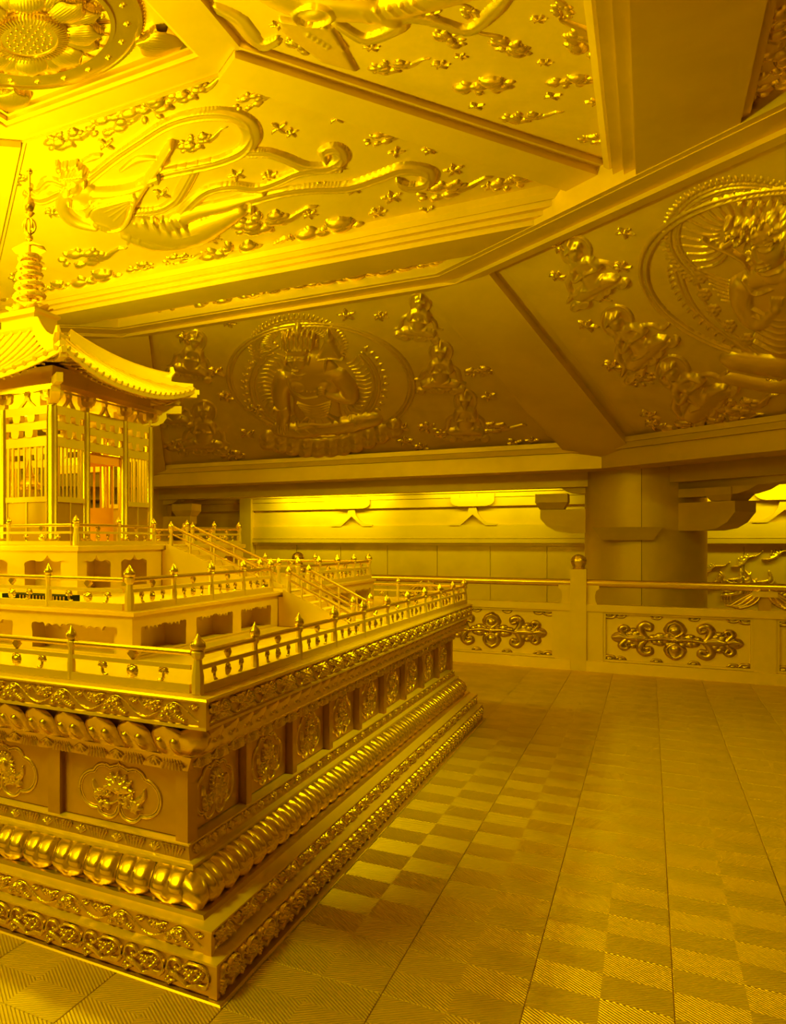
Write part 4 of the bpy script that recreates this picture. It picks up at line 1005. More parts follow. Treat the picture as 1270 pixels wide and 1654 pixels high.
def bpanel(y0, y1):
    c = (y0 + y1) / 2; wd = abs(y1 - y0) / 2
    p = MB().box(BX - .02, BX + .02, c - wd, c + wd, .125, .685).build('panel', 'gold', bal)
    for nm, a in (('panel_frame', (c - wd, c + wd, .125, .15)), ('panel_frame', (c - wd, c + wd, .66, .685)), ('panel_frame', (c - wd, c - wd + .025, .15, .66)), ('panel_frame', (c + wd - .025, c + wd, .15, .66))):
        MB().box(BX - .045, BX, a[0], a[1], a[2], a[3]).build(nm, 'gold_beam', p)
    new('panel_flower', bflow, 'bronze_relief', p, side(180, -c, .405, -BX + .02))
    for k in range(-1, 3):
        x = (k - .5) * wd * .5
        new('edge_cloud', bcl, 'bronze_relief', p, side(180, -c + x, .655, -BX + .02)); new('edge_cloud', bcl, 'bronze_relief', p, side(180, -c + x, .155, -BX + .02) @ Matrix.Rotation(PI, 4, 'Z'))
    for e in (-1, 1):
        new('edge_cloud', bcl, 'bronze_relief', p, side(180, -c + e * (wd - .06), .655, -BX + .02) @ Matrix.Scale(1.3, 4)); new('edge_cloud', bcl, 'bronze_relief', p, side(180, -c + e * (wd - .06), .155, -BX + .02) @ Matrix.Rotation(PI, 4, 'Z') @ Matrix.Scale(1.3, 4))
fan = HF(-.32, .32, 0, .24, .006)
for q in range(4):
    fan.stroke([(-.035 - .0 * q, .22), (-.05 - .045 * q, .12), (-.12 - .05 * q, .05), (-.2 - .035 * q, .02 + .01 * q)], .014, .03); fan.stroke([(.035, .22), (.05 + .045 * q, .12), (.12 + .05 * q, .05), (.2 + .035 * q, .02 + .01 * q)], .014, .03)
fan_me = fan.mesh('fan')
crv = [(0, 0), (.10, 0), (.085, .04), (.08, .1), (.09, .15), (.12, .18), (.12, .215), (0, .215)]
for a, b in zip(pz[:-1], pz[1:]):
    c = (a + b) / 2
    MB().box(BX - .085, BX + .085, a + .078, b - .078, 0, .122).build('foot_rail', 'gold', bal)
    MB().box(BX - .07, BX + .07, a + .078, b - .078, .685, .765).build('top_rail', 'gold', bal)
    MB().tube([(BX, a + .07, 1.005), (BX, b - .07, 1.005)], .043, 16).build('hand_rail', 'gold_polished', bal)
    for y0, y1 in ((a + .078, a + .235), (b - .235, b - .078), (c - .09, c + .09)):
        MB().box(BX - .055, BX + .055, y0, y1, .122, .685).build('stile', 'gold_beam', bal)
    bpanel(a + .235, c - .09); bpanel(c + .09, b - .235)
    for y, sg in ((a + .078, 1), (b - .078, -1)):
        P = [(x * sg, z) for x, z in crv]; MB().prism(P if sg < 0 else P[::-1], -.035, .035, M=side(180, -y, .765, -BX) @ Matrix.Scale(-1, 4, (1, 0, 0))).build('rail_bracket', 'gold', bal)
    s_ = MB().box(BX - .05, BX + .05, c - .1, c + .1, .905, .965).build('rail_support', 'gold', bal)
    MB().box(BX - .02, BX + .0, c - .05, c + .05, .765, .905).build('support_neck', 'gold_bronze', s_); new('support_fan', fan_me, 'gold_relief', s_, side(180, -c, .762, -BX + .02)); 

# ================================================================== RELIEFS on the sloping ceiling panels
class HFP(HF):
    """relief drawn on a built plane: points are given in photo coordinates (origin o, k photo pixels per unit) and set out in the plane's own metres"""
    def __init__(s, M, box, res, o=(0, 0), k=1.):
        s.M = M; s.o = o; s.k = k; s.local = False
        C = [on_plane(M, box[i], box[j]) for i in (0, 2) for j in (1, 3)]
        xs = [c[0] for c in C]; ys = [c[1] for c in C]
        HF.__init__(s, min(xs), max(xs), min(ys), max(ys), res)
    def at(s, p):
        if s.local: return p[0], p[1]
        return on_plane(s.M, s.o[0] + p[0] * s.k, s.o[1] + p[1] * s.k)
    def jac(s, p):
        a = np.array(s.at(p)); d = 1.; bx = np.array(s.at((p[0] + d, p[1]))); by = np.array(s.at((p[0], p[1] + d)))
        return np.stack([bx - a, by - a], 1)
    def prep(s, p):
        if s.local: s.T = (1, 0, 0, 0, 1, 0)
        else: J = s.jac(p); s.T = (J[0, 0], J[0, 1], 0, J[1, 0], J[1, 1], 0)
    def dome(s, c, *a, **k): s.prep(c); return HF.dome(s, c, *a, **k)
    def stroke(s, P, *a, **k): s.prep(tuple(np.mean(np.array(P, float), 0))); return HF.stroke(s, P, *a, **k)
    def fill(s, P, *a, **k): s.prep(tuple(np.mean(np.array(P, float), 0))); return HF.fill(s, P, *a, **k)
    def arc(s, c, rx, ry, a0, a1, r, h, n=24, **k):
        return s.stroke([(c[0] + rx * math.cos(t), c[1] + ry * math.sin(t)) for t in np.linspace(a0, a1, n)], r, h, k=2, **k)
def cloud_mesh(seed, tail):
    r_ = np.random.default_rng(seed); h = HF(-.28, .42, -.2, .2, .0075)
    for k in range(11):
        x = r_.uniform(-.2, .1); y = r_.uniform(-.08, .08); r = r_.uniform(.035, .07)
        h.dome((x, y), r * 1.15, r * .85, h=r * .55, b=.006)
        h.stroke([(x + r * .6 * math.cos(t), y + r * .5 * math.sin(t)) for t in np.linspace(0, 4.4, 7)], .010, .014, b=r * .32, smooth=False)
    for k in range(9):
        a = 2 * PI * k / 9; h.dome((-.05 + .19 * math.cos(a), .1 * math.sin(a)), .045, .03, rot=a, h=.022)
    for q in range(3):
        o = (q - 1) * .022
        h.stroke([(.05, -.02 + o), (.16, -.05 + o * .8), (.26, -.01 + o * .5), (.34, .02 + o * .3), (.40, .0)], [.02, .02, .014, .009, .003], .02) if tail else None
    return h.mesh('cloud')
cl_me = [cloud_mesh(1, True), cloud_mesh(5, True), cloud_mesh(9, False)]
def blossom_mesh(n, pt):
    h = HF(-.1, .1, -.1, .1, .006)
    for q in range(n):
        a = 2 * PI * q / n + .3; h.stroke([(0, 0), (.05 * math.cos(a), .05 * math.sin(a)), (.085 * math.cos(a + pt), .085 * math.sin(a + pt))], [.016, .022, .004], .022)
    h.dome((0, 0), .025, h=.022, b=.008); return h.mesh('blossom')
bl_me = [blossom_mesh(5, 0.), blossom_mesh(6, .3), blossom_mesh(4, .2)]
def scatter(panel, M, items):
    for i, (u, v, wpx, rot) in enumerate(items):
        s_, t_ = on_plane(M, u, v); s2, t2 = on_plane(M, u + 1, v); k = math.hypot(s2 - s_, t2 - t_)
        if wpx > 30: me = cl_me[i % 3]; sc = wpx * k / .36; nm = 'cloud_relief'
        else: me = bl_me[i % 3]; sc = wpx * k / .15; nm = 'blossom_relief'
        new(nm, me, 'gold_relief', panel, M @ Matrix.Translation((s_, t_, 0)) @ Matrix.Rotation(rot, 4, 'Z') @ Matrix.Scale(min(sc, 2.6), 4))
PQ, MQ = QP[0]; PT, MT = QP[1]
scatter(PQ, MQ, [(110, 222, 60, .1), (185, 196, 70, .1), (250, 172, 75, .1), (310, 145, 60, .1), (410, 160, 50, .2), (450, 206, 28, 0), (470, 214, 22, 1), (622, 222, 46, 0), (545, 190, 26, 0), (732, 274, 28, 0), (722, 306, 66, .1), (838, 290, 60, .2), (632, 318, 30, 0), (610, 342, 26, .5),
    (545, 372, 90, .1), (430, 357, 80, .1), (140, 415, 66, 0), (168, 452, 72, .1), (385, 408, 90, .1), (292, 418, 42, .1), (95, 464, 46, .1), (130, 472, 24, 0), (300, 436, 26, 0), (232, 432, 40, .2), (472, 386, 26, 0), (40, 445, 40, .1), (14, 492, 44, 0), (205, 474, 26, .4), (695, 240, 26, .3), (690, 340, 26, .3),
    (25, 290, 40, .1), (85, 342, 24, .3), (172, 232, 28, 0), (382, 282, 26, .2), (435, 283, 26, .8), (262, 312, 28, .2), (320, 228, 52, .2), (345, 385, 24, 0), (360, 345, 26, 0), (570, 305, 26, 0), (520, 300, 22, .3), (640, 245, 24, .9), (790, 300, 22, 0), (500, 345, 24, 0), (60, 420, 24, 0), (250, 468, 24, 0), (110, 495, 36, 0)])
UPC = -1.2
scatter(PT, MT, [(636, 106, 62, UPC), (712, 103, 28, 0), (794, 137, 84, UPC), (818, 72, 70, .6), (944, 65, 96, .3), (931, 130, 66, UPC), (849, 188, 60, UPC), (975, 223, 60, UPC), (893, 154, 28, 0), (962, 164, 30, 0), (907, 14, 50, .2), (722, 58, 56, .5), (982, 110, 28, 0), (600, 75, 26, 0), (770, 170, 26, 0), (745, 90, 22, .4), (880, 100, 24, 1.), (700, 20, 28, 0), (985, 30, 28, 0), (870, 30, 26, 0), (480, 70, 46, .4), (450, 40, 26, 0), (760, 20, 44, .3), (830, 225, 24, 0)])
for (pp, mm), its in ((SP[0], [(430, 474, 60, 0), (500, 461, 60, 0), (570, 448, 66, 0), (640, 434, 60, 0), (700, 421, 60, 0), (360, 489, 60, 0), (290, 503, 60, 0), (230, 515, 60, 0), (540, 455, 26, 0), (605, 441, 26, 0)]), (SP[1], [(1195, 30, 90, .4), (1235, 95, 100, .2), (1200, 150, 90, .3), (1250, 185, 90, .3), (1215, 205, 60, .2), (1255, 30, 90, .4), (1180, 90, 60, .2), (1290, 120, 90, .2)])):
    scatter(pp, mm, its)

# --- flying musician on the upper panel
h = HFP(MQ, (40, 130, 760, 410), .0105, (60, 120), 1 / 3.175); h.hs = .8
# scarves
def scarf(P, r, hh, b=0., fold=2):
    h.stroke(P, r, hh, b=b, e=.35)
    rr = r if isinstance(r, (int, float)) else max(r)
    for q in range(fold):
        off = (q - (fold - 1) / 2) * rr * .8
        h.stroke([(x + off * .3, y + off) for x, y in P], rr * .14, .022, b=b + hh * .75)
scarf([(270, 530), (400, 425), (540, 330), (680, 245), (830, 205), (980, 205), (1075, 250), (1100, 320), (1050, 390), (930, 440), (800, 470), (640, 505), (520, 560)], [14, 20, 24, 30, 34, 38, 42, 42, 36, 28, 20, 18, 12], .05)
scarf([(800, 490), (745, 590), (700, 650), (620, 690), (500, 700)], [26, 28, 26, 18, 10], .045)
scarf([(1080, 395), (1180, 395), (1270, 425), (1380, 470), (1500, 470), (1560, 425), (1530, 375), (1470, 390), (1480, 430)], [16, 24, 28, 30, 34, 36, 32, 26, 14], .05)
scarf([(720, 740), (800, 650), (880, 590), (1000, 565), (1130, 575), (1240, 540), (1330, 500), (1440, 480), (1560, 470)], [34, 34, 26, 22, 22, 24, 24, 20, 10], .05)
scarf([(1100, 640), (1250, 600), (1400, 580), (1600, 570), (1760, 520), (1880, 480), (2000, 500), (1990, 560), (1900, 570), (1850, 545)], [18, 26, 30, 32, 36, 38, 36, 30, 22, 12], .05)
scarf([(120, 600), (20, 640), (-60, 610)], [20, 34, 12], .04)
scarf([(130, 560), (60, 540), (0, 590), (-40, 560)], [16, 26, 22, 8], .035)
# skirt, legs, feet
h.stroke([(430, 740), (540, 790), (680, 830), (800, 820), (920, 760), (1040, 690)], [60, 84, 84, 74, 56, 34], .10)
h.stroke([(470, 820), (600, 860), (740, 860), (830, 820)], [36, 50, 44, 14], .09)
h.stroke([(1020, 690), (1090, 685)], [20, 15], .07); h.dome((1098, 690), 16, 22, h=.08)
h.stroke([(680, 760), (820, 700), (960, 665), (1060, 630), (1160, 600)], [50, 44, 36, 24, 14], .085)
for q in range(7): h.stroke([(460 + 45 * q, 745 - 4 * q), (480 + 50 * q, 790), (470 + 55 * q, 845 - 6 * q)], 7, .014, b=.082)
for q in range(4): h.stroke([(560 + 20 * q, 800 + 16 * q), (720, 815 + 14 * q), (860 + 20 * q, 780 - 8 * q)], 5, .012, b=.086)
# torso, arms
h.stroke([(235, 600), (300, 660), (380, 720), (460, 745)], [62, 74, 70, 60], .10)
h.stroke([(150, 610), (135, 680), (190, 745), (300, 775)], [28, 32, 34, 22], .09)
h.stroke([(300, 600), (420, 590), (520, 560), (590, 520)], [30, 26, 20, 15], .11)
h.dome((590, 530), 26, 24, h=.13)
for q in range(4): h.stroke([(575 + 10 * q, 515), (598 + 8 * q, 505 - 4 * q), (612 + 5 * q, 520)], 6, .02, b=.115)
h.dome((310, 740), 32, 26, h=.13)
for q in range(4): h.stroke([(310 + 12 * q, 722 + 3 * q), (335 + 14 * q, 735 + 5 * q), (335 + 12 * q, 760 + 4 * q)], 7, .02, b=.112)
h.arc((220, 620), 60, 34, .1, 2.6, 6, .03, b=.1)
# lute: body, face, strings, neck
h.fill([(262, 690), (290, 645), (380, 615), (480, 592), (505, 596), (490, 640), (470, 720), (430, 760), (370, 765), (300, 735)], .125, edge=.05)
h.stroke([(262, 690), (290, 645), (380, 612), (490, 588), (512, 598)], 7, .03, b=.115); h.stroke([(512, 598), (480, 700), (440, 755), (370, 768)], 7, .03, b=.115)
for q in range(4): h.stroke([(330 + 24 * q, 645 + 22 * q), (500, 600 + 4 * q)], 2.2, .01, b=.125)
h.stroke([(495, 640), (560, 545), (620, 460), (690, 345)], [24, 20, 20, 14], .12); h.dome((640, 450), 30, 16, rot=-1, h=.135)
h.stroke([(430, 490), (520, 435), (620, 425)], [8, 22, 6], .04)
# head: face, features, ear, hair, crown
h.dome((205, 575), 30, 28, h=.11)
h.dome((196, 548), 50, 62, rot=-.2, h=.145, e=.7)
h.dome((212, 508), 58, 36, rot=-.2, h=.125, e=.7)
h.stroke([(172, 540), (168, 562), (176, 570)], 6, .02, b=.135); h.stroke([(150, 540), (162, 537)], 5, .012, b=.125); h.stroke([(182, 546), (200, 545)], 5, .012, b=.13)
h.stroke([(150, 528), (163, 524)], 3.5, .01, b=.13); h.stroke([(182, 534), (203, 530)], 3.5, .01, b=.134); h.stroke([(170, 585), (186, 587)], 5, .012, b=.128)
h.dome((246, 545), 9, 20, h=.135)
for q, (x, y, r) in enumerate(((118, 470, 20), (150, 462, 22), (182, 460, 22), (212, 466, 20), (236, 480, 16), (104, 452, 9))): h.dome((x, y), r * 1.15, r, h=.10, e=.9)
h.stroke([(112, 480), (104, 450), (103, 440)], [14, 9, 3], .09); h.stroke([(196, 450), (206, 436)], [12, 4], .09)
for q in range(8): h.dome((124 + 16 * q, 500 - 2 * q), 10, 8, h=.03, b=.105, e=.8)
h.stroke([(240, 440), (290, 420), (330, 408)], [10, 20, 6], .05)
new('flying_musician', h.mesh(), 'gold_figure', PQ, MQ)
# --- musician on the neighbouring upper panel (its lower half hangs into view)
h = HFP(MT, (335, -170, 870, 125), .0125); h.hs = .6
h.fill([(450, 25), (540, 40), (580, 112), (520, 95), (455, 45)], .06, smooth=False, edge=.03)
for q in range(6): h.stroke([(462 + 12 * q, 32), (478 + 16 * q, 60 + 3 * q)], 2, .012, b=.05)
for q in range(5): h.dome((500 + 8 * q, 48 + 5 * q), 7, 6, h=.09)
h.stroke([(400, -40), (470, 0), (540, 10), (600, 15), (640, 30)], [20, 28, 30, 26, 10], .1)
h.stroke([(600, 20), (680, 0), (760, -20), (840, -40)], [24, 26, 22, 12], .09)
h.dome((510, 12), 30, 14, h=.13); h.arc((510, 12), 32, 15, 0, 6.28, 2.5, .03, b=.1)
scarf([(545, 35), (590, 60), (640, 45), (655, 25), (700, 30), (760, 45), (800, 15), (830, -20)], [8, 10, 12, 10, 8, 8, 10, 4], .05)
scarf([(350, 10), (385, 30), (420, 70), (450, 62)], [9, 12, 10, 4], .045); scarf([(420, -60), (520, -110), (640, -90), (700, -40)], [10, 14, 14, 8], .05)
h.dome((400, -70), 22, 24, h=.14); h.dome((400, -95), 24, 16, h=.13)
for q in range(5): h.stroke([(590 + 20 * q, 8 - 4 * q), (600 + 22 * q, 22 - 5 * q)], 3, .02, b=.085)
new('flying_musician', h.mesh(), 'gold_figure', PT, MT)

# --- seated figure with aureole on the lower slope facing the viewer
PA, MA = AP[0]; PB, MB_ = AP[1]
def loc_ring(panel, M, c, r, wd=.02):
    hh = HFP(M, (0, 0, 1, 1), 1); hh.local = True; HF.__init__(hh, c[0] - r - .06, c[0] + r + .06, c[1] - r - .06, c[1] + r + .06, .013)
    for q in (0, .05): hh.stroke([(c[0] + (r - q) * math.cos(t), c[1] + (r - q) * math.sin(t)) for t in np.linspace(0, 2 * PI, 72)], wd, .026, smooth=False)
    hh.Z[hh.y > 3.2, :] = 0; hh.Z[hh.y < .12, :] = 0
    new('halo_circle', hh.mesh(), 'gold_figure', panel, M)
loc_ring(PA, MA, on_plane(MA, 512, 622), 1.24)
def seated_A():
    h = HFP(MA, (375, 508, 655, 745), .0095, (380, 500), 1 / 4.233); h.hs = .5
    # aureole rings and flames
    for c, rx, ry, a0, a1 in (((430, 255), 285, 180, 2.6, 6.6), ((545, 520), 440, 330, -.75, 4.1)):
        h.arc(c, rx, ry, a0, a1, 9, .035); h.arc(c, rx * .93, ry * .93, a0, a1, 5, .03)
        for t in np.linspace(a0, a1, 40):
            x, y = c[0] + rx * 1.07 * math.cos(t), c[1] + ry * 1.07 * math.sin(t)
            h.stroke([(x, y), (x + 16 * math.cos(t - .9), y + 16 * math.sin(t - .9)), (x + 34 * math.cos(t - .2), y + 26 * math.sin(t - .2) - 8)], [12, 10, 3], .035)
        for t in np.linspace(a0, a1, 44):
            h.stroke([(c[0] + rx * .66 * math.cos(t), c[1] + ry * .66 * math.sin(t)), (c[0] + rx * .78 * math.cos(t + .05), c[1] + ry * .78 * math.sin(t + .05)), (c[0] + rx * .88 * math.cos(t), c[1] + ry * .88 * math.sin(t))], [4, 6, 3], .03)
    # lotus seat
    for row, (dy, sc) in enumerate(((0, 1.), (-42, .85))):
        for q in range(11):
            t = q / 10; x = 225 + 860 * t; y = 905 + dy + 70 * math.sin(PI * t) - 85 * t * t
            for r, hh in ((62, .17), (44, .2), (26, .23)): h.dome((x, y), r * sc, r * .78 * sc, h=hh - .02 * row, e=.4)
    h.stroke([(250, 860), (500, 900), (750, 880), (1030, 800)], 34, .10)
    # crossed legs, drapery
    h.stroke([(320, 815), (450, 825), (600, 800), (720, 770)], [60, 66, 54, 40], .17)
    h.stroke([(930, 745), (820, 770), (680, 800), (560, 815)], [58, 66, 56, 36], .175)
    h.stroke([(560, 770), (680, 755), (800, 740)], [20, 26, 20], .20); h.stroke([(640, 765), (540, 755), (440, 770)], [22, 24, 18], .20)
    for q in range(5): h.stroke([(790 + 8 * q, 722 + 5 * q), (812 + 5 * q, 735 + 6 * q)], 5, .02, b=.19)
    for q in range(6): h.stroke([(420 + 70 * q, 800), (470 + 70 * q, 830 - 6 * q), (520 + 70 * q, 820 - 10 * q)], 5, .016, b=.165)
    # torso
    h.stroke([(560, 700), (550, 600), (530, 500), (520, 430)], [130, 120, 150, 150], .19)
    h.stroke([(360, 440), (520, 415), (700, 435)], [50, 70, 52], .185)
    h.dome((440, 500), 80, 60, h=.215); h.dome((600, 500), 80, 60, h=.215)
    for q in range(6): h.stroke([(430 + 10 * q, 610 + 14 * q), (540, 625 + 18 * q), (660 - 4 * q, 600 + 18 * q)], 5, .018, b=.185)
    for q in range(6): h.stroke([(560, 620), (500 + 30 * q, 690), (450 + 55 * q, 740)], 6, .018, b=.18)
    h.stroke([(360, 430), (390, 510), (470, 570), (570, 560)], 7, .03, b=.19)
    for q in range(9): h.dome((420 + 26 * q, 500 + 26 * math.sin(q / 8 * PI)), 9, h=.235)
    # earth-touching arm with open hand
    h.stroke([(345, 450), (310, 540), (318, 630), (340, 700)], [56, 50, 44, 34], .21); h.stroke([(342, 700), (325, 760)], [30, 34], .2)
    for q in range(5): h.stroke([(300 + 15 * q, 760), (296 + 17 * q, 800), (300 + 18 * q, 826 - 5 * abs(q - 2))], [9, 8, 6], .2)
    h.arc((314, 640), 46, 12, .2, 2.9, 5, .03, b=.19)
    # raised arm holding the canopied staff
    h.stroke([(710, 450), (770, 520), (790, 590)], [54, 50, 46], .2); h.stroke([(790, 595), (700, 580), (620, 545)], [44, 36, 26], .225)
    h.dome((600, 525), 34, 40, h=.24)
    for q in range(4): h.stroke([(578, 500 + 14 * q), (600, 494 + 14 * q), (618, 500 + 14 * q)], 8, .03, b=.22)
    h.stroke([(596, 540), (612, 420), (628, 310)], 9, .17, smooth=False)
    h.fill([(570, 320), (600, 240), (640, 160), (690, 240), (730, 320), (650, 310)], .14, edge=.05); h.stroke([(570, 320), (650, 312), (735, 322)], 10, .16); h.dome((640, 190), 34, 30, h=.16); h.stroke([(640, 170), (636, 130)], [14, 5], .15)
    # neck, head, crown
    h.stroke([(440, 430), (435, 370)], 44, .2); h.arc((440, 400), 46, 14, .2, 2.9, 5, .02, b=.19)
    h.dome((428, 320), 78, 92, h=.26); h.dome((428, 250), 86, 60, h=.25)
    h.stroke([(418, 300), (410, 340), (424, 348)], 9, .03, b=.25); h.stroke([(372, 308), (400, 304)], 7, .02, b=.235); h.stroke([(444, 302), (474, 306)], 7, .02, b=.235)
    h.stroke([(372, 290), (402, 284)], 5, .016, b=.24); h.stroke([(440, 284), (478, 290)], 5, .016, b=.24); h.stroke([(400, 374), (424, 378), (440, 372)], 8, .02, b=.235)
    h.dome((352, 330), 12, 36, h=.2); h.dome((506, 330), 12, 36, h=.2)
    for q in range(7):
        x = 340 + 30 * q; h.stroke([(x, 235), (x - 6 + 2 * q, 180), (x - 12 + 4 * q, 120 + 10 * abs(q - 3))], [20, 18, 6], .23); h.dome((x, 235), 15, 14, h=.27); h.dome((x, 190), 10, h=.25)
    h.dome((430, 130), 30, 50, h=.22)
    for q in range(4): h.stroke([(520, 210 + 10 * q), (560, 205 + 12 * q)], 5, .03, b=.03)
    return h
new('seated_figure', seated_A().mesh(), 'gold_figure', PA, MA)
def attendant(panel, M, u, v, k, flip=1, seed=0, res=.012, name='attendant_figure', tilt=0., halo=True):
    """small haloed figure kneeling on a cloud; k photo pixels per unit, about 2.6 units high"""
    h = HFP(M, (u - 1.9 * k - 4, v - 1.7 * k, u + 1.9 * k + 4, v + 1.9 * k), res, (u, v), k); h.hs = .5
    ca, sa = math.cos(tilt), math.sin(tilt)
    base_at = h.at; h.at = lambda p: HFP.at(h, (flip * (p[0] * ca - p[1] * sa), p[0] * sa + p[1] * ca))
    if halo:
        h.dome((0, -.75), .62, .62, h=.03, e=.15); h.arc((0, -.75), .62, .62, 0, 2 * PI, .05, .03, b=.012)
    for q in range(7): h.dome((-1.1 + .37 * q, 1.3 + .12 * math.sin(q * 2.3)), .3, .2, h=.07); 
    for q in range(7): h.arc((-1.1 + .37 * q, 1.3 + .12 * math.sin(q * 2.3)), .2, .13, 0, 4.5, .045, .03, n=10, b=.05)
    h.stroke([(-.75, 1.0), (0, .95), (.8, 1.0)], [.26, .34, .26], .11); h.stroke([(.1, .8), (.6, .9), (1.0, 1.05)], [.3, .24, .1], .12)
    h.stroke([(0, .85), (.02, .3), (0, -.2)], [.36, .33, .38], .12)
    h.stroke([(-.38, -.2), (0, -.28), (.38, -.2)], .17, .12)
    h.stroke([(-.42, -.15), (-.55, .25), (-.15, .2)], [.14, .13, .1], .14); h.stroke([(.42, -.15), (.55, .25), (.1, .2)], [.14, .13, .1], .14)
    for q in range(4): h.stroke([(-.06 + .05 * q, .25), (-.03 + .03 * q, .05)], .045, .15, smooth=False)
    for q in range(5): h.stroke([(-.5 + .1 * q, .75 + .05 * q), (0, .9), (.5 - .05 * q, .7 + .06 * q)], .035, .015, b=.11)
    h.dome((0, -.42), .14, .2, h=.12); h.dome((-.02, -.75), .27, .34, h=.16); h.dome((0, -.98), .3, .2, h=.155)
    h.stroke([(-.05, -.78), (-.08, -.66), (-.03, -.64)], .04, .018, b=.15); h.stroke([(-.19, -.78), (-.11, -.79)], .03, .012, b=.14); h.stroke([(.03, -.79), (.13, -.78)], .03, .012, b=.145); h.stroke([(-.1, -.55), (.03, -.55)], .035, .012, b=.135)
    for q in range(6): h.dome((-.28 + .11 * q, -1.05 + .05 * abs(q - 2.5) * .6), .09, .12, h=.17)
    h.stroke([(0, -1.1), (0, -1.3)], [.13, .04], .15)
    h.stroke([(-.5, .0), (-.95, .3), (-1.05, .8), (-1.4, 1.0)], [.09, .11, .1, .03], .05); h.stroke([(.5, .0), (.95, .35), (1.1, .7), (1.5, .75)], [.09, .11, .1, .03], .05)
    new(name, h.mesh(), 'gold_figure', panel, M)
for u, v, k, f, t in ((677, 508, 27, 1, .1), (712, 590, 29, -1, 0), (752, 668, 28, 1, 0), (312, 570, 27, 1, .2), (330, 688, 30, -1, 0), (282, 655, 22, 1, 0)):
    attendant(PA, MA, u, v, k, f, tilt=t)
scatter(PA, MA, [(655, 712, 24, 0), (690, 690, 28, 0), (650, 690, 22, .4), (560, 508, 26, 0), (615, 510, 22, 0), (780, 600, 40, 0), (790, 640, 24, .3), (300, 545, 26, 0), (830, 715, 26, 0), (860, 712, 22, 0), (370, 520, 22, 0), (400, 700, 24, 0), (415, 660, 22, .5), (680, 722, 22, 0), (350, 600, 26, .2), (730, 700, 40, 0), (800, 690, 46, 0), (380, 735, 34, 0), (285, 720, 34, 0), (365, 640, 24, 0)])

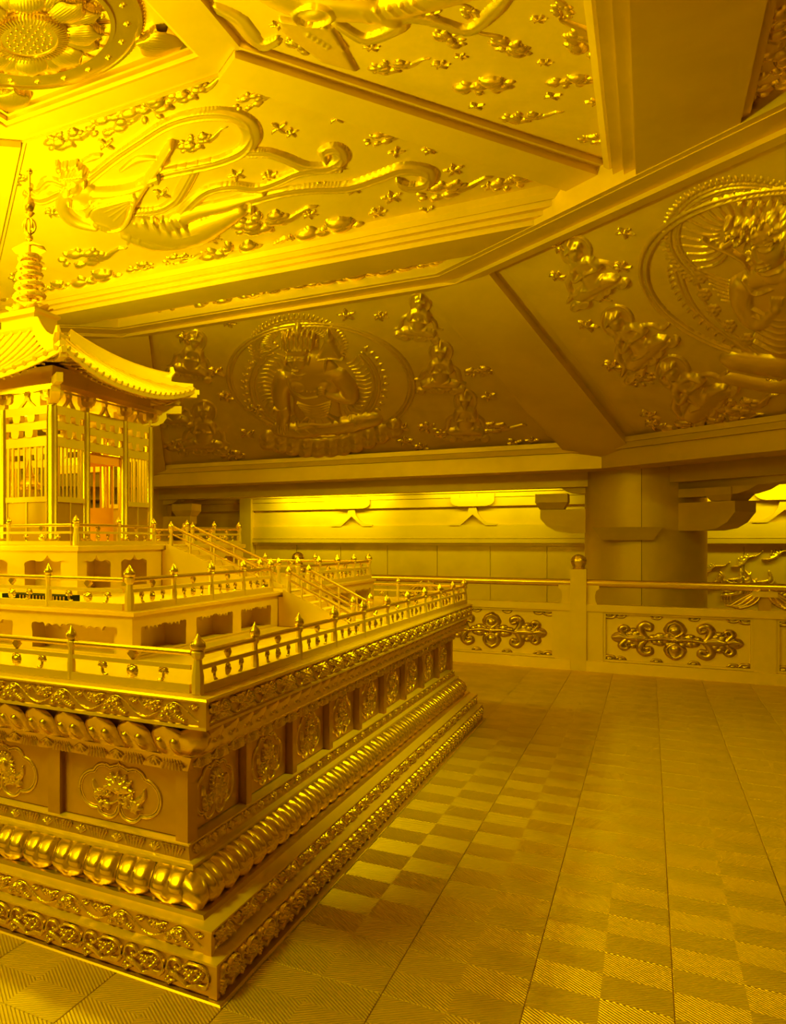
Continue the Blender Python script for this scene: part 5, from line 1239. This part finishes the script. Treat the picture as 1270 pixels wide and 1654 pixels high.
# --- larger seated figure on the slope at the right edge
def seated_B():
    h = HFP(MB_, (1045, 262, 1420, 700), .0105, (1000, 250), 1 / 4.704); h.hs = .38
    c = (960, 620)
    for rx, ry in ((570, 400), (530, 370), (505, 350)): h.arc(c, rx, ry, 2.2, 5.6, 9, .04, n=40)
    for t in np.linspace(2.2, 5.5, 44):
        x, y = c[0] + 600 * math.cos(t), c[1] + 425 * math.sin(t)
        h.stroke([(x, y), (x + 20 * math.cos(t + 1), y + 20 * math.sin(t + 1)), (x + 46 * math.cos(t + .3), y + 40 * math.sin(t + .3))], [14, 12, 4], .04)
    for q in range(16):
        t = 2.35 + 3.0 * q / 15
        a0 = (c[0] + 480 * math.cos(t), c[1] + 335 * math.sin(t)); a1 = (c[0] + 200 * math.cos(t - .1), c[1] + 160 * math.sin(t - .1))
        h.stroke([a0, ((a0[0] + a1[0]) / 2 + 20, (a0[1] + a1[1]) / 2 + 26), a1], [7, 11, 4], .05)
    # body aureole edge with florets
    for off in (0, 40, 150): h.stroke([(420 + off, 860), (500 + off * .9, 1080), (640 + off * .8, 1260), (860 + off * .6, 1420), (1100 + off * .3, 1560), (1400, 1700)], 9, .04)
    for (x, y) in ((620, 930), (650, 1060), (720, 1180), (840, 1300), (980, 1400)):
        for q in range(6): h.dome((x + 34 * math.cos(q * PI / 3), y + 30 * math.sin(q * PI / 3)), 24, 20, h=.045)
        h.dome((x, y), 20, h=.06)
    for q in range(18):
        t = q / 17; x = 400 + 760 * t * t + 60 * t; y = 850 + 760 * t
        h.stroke([(x, y), (x - 22, y + 12), (x - 30, y + 34)], [13, 11, 4], .04)
    for q in range(7): h.stroke([(600 + 30 * q, 860 + 40 * q), (760 + 20 * q, 930 + 32 * q), (930, 985 + 20 * q)], [5, 10, 5], .05)
    # shoulders, chest, arms, lap (turned towards the middle of the panel)
    h.stroke([(960, 960), (1250, 900), (1560, 980)], [80, 130, 90], .2); h.stroke([(1280, 960), (1300, 1200), (1330, 1420)], [230, 220, 210], .2)
    h.stroke([(960, 970), (960, 1120), (1060, 1260), (1200, 1150)], [80, 74, 70, 50], .24); h.stroke([(1570, 980), (1640, 1180), (1600, 1400)], [84, 76, 60], .22)
    h.dome((1220, 1120), 60, 66, h=.27)
    for q in range(4): h.stroke([(1190 + 24 * q, 1090), (1196 + 26 * q, 1030)], 13, .25)
    h.stroke([(920, 1560), (1250, 1600), (1600, 1540)], [110, 120, 110], .2); h.stroke([(860, 1700), (1250, 1760), (1650, 1680)], 70, .12)
    for q in range(6): h.stroke([(1050, 1130 + 50 * q), (1250, 1210 + 50 * q), (1480, 1150 + 50 * q)], 10, .02, b=.19)
    h.stroke([(970, 900), (1060, 1010), (1180, 970)], 12, .03, b=.2)
    # head: face, features
    h.stroke([(1190, 900), (1180, 840)], 90, .23)
    h.dome((1140, 690), 150, 175, rot=-.25, h=.33); h.dome((1120, 560), 170, 110, rot=-.2, h=.32)
    h.stroke([(1062, 620), (1085, 690), (1108, 728), (1130, 722)], [9, 13, 16, 10], .04, b=.315)
    h.stroke([(1010, 660), (1040, 672), (1066, 668)], 10, .03, b=.295); h.stroke([(1118, 640), (1160, 650), (1200, 632)], 10, .03, b=.31)
    h.stroke([(990, 640), (1030, 628), (1062, 622)], 7, .03, b=.30); h.stroke([(1080, 614), (1140, 600), (1210, 598)], 7, .03, b=.31)
    h.stroke([(1092, 778), (1130, 770), (1170, 756)], 12, .03, b=.30); h.stroke([(1110, 800), (1150, 796), (1180, 782)], 12, .03, b=.295)
    h.dome((1300, 690), 22, 80, h=.26); h.stroke([(1010, 740), (1120, 850), (1250, 830)], 10, .02, b=.23)
    # curls and crown
    r_ = np.random.default_rng(4)
    for q in range(46):
        x = r_.uniform(820, 1290); y = 560 - .12 * (x - 820) + r_.uniform(-110, 70)
        for r, hh in ((34, .32), (22, .345), (11, .36)): h.dome((x, y), r, r * .8, h=hh, e=.4)
    for q in range(5): h.stroke([(930 + 70 * q, 430), (920 + 74 * q, 385), (930 + 72 * q, 345)], [30, 26, 8], .14)
    h.stroke([(880, 640), (760, 700), (640, 620)], [20, 26, 10], .1); h.stroke([(640, 640), (760, 690), (870, 740), (960, 800), (1000, 860)], [12, 20, 24, 20, 14], .12)
    for q in range(7): h.dome((960 + 10 * q, 800 + 14 * q), 18, 14, h=.14)
    return h
new('seated_figure', seated_B().mesh(), 'gold_figure', PB, MB_)
loc_ring(PB, MB_, (.34, 1.80), 1.24)
attendant(PB, MB_, 945, 430, 38, 1, tilt=-.5); attendant(PB, MB_, 1018, 540, 40, 1, tilt=-.75); attendant(PB, MB_, 1110, 622, 42, 1, tilt=-.8)
scatter(PB, MB_, [(1010, 375, 28, 0), (1005, 430, 28, 0), (905, 400, 26, 0), (950, 525, 30, .3), (990, 590, 30, 0), (1040, 610, 50, .3), (1050, 670, 28, 0), (1060, 685, 30, .3), (1150, 640, 60, .2), (1200, 655, 70, .2), (1240, 620, 44, .3), (1110, 690, 60, .2), (1180, 680, 60, .1), (900, 445, 24, 0), (975, 480, 26, 0)])
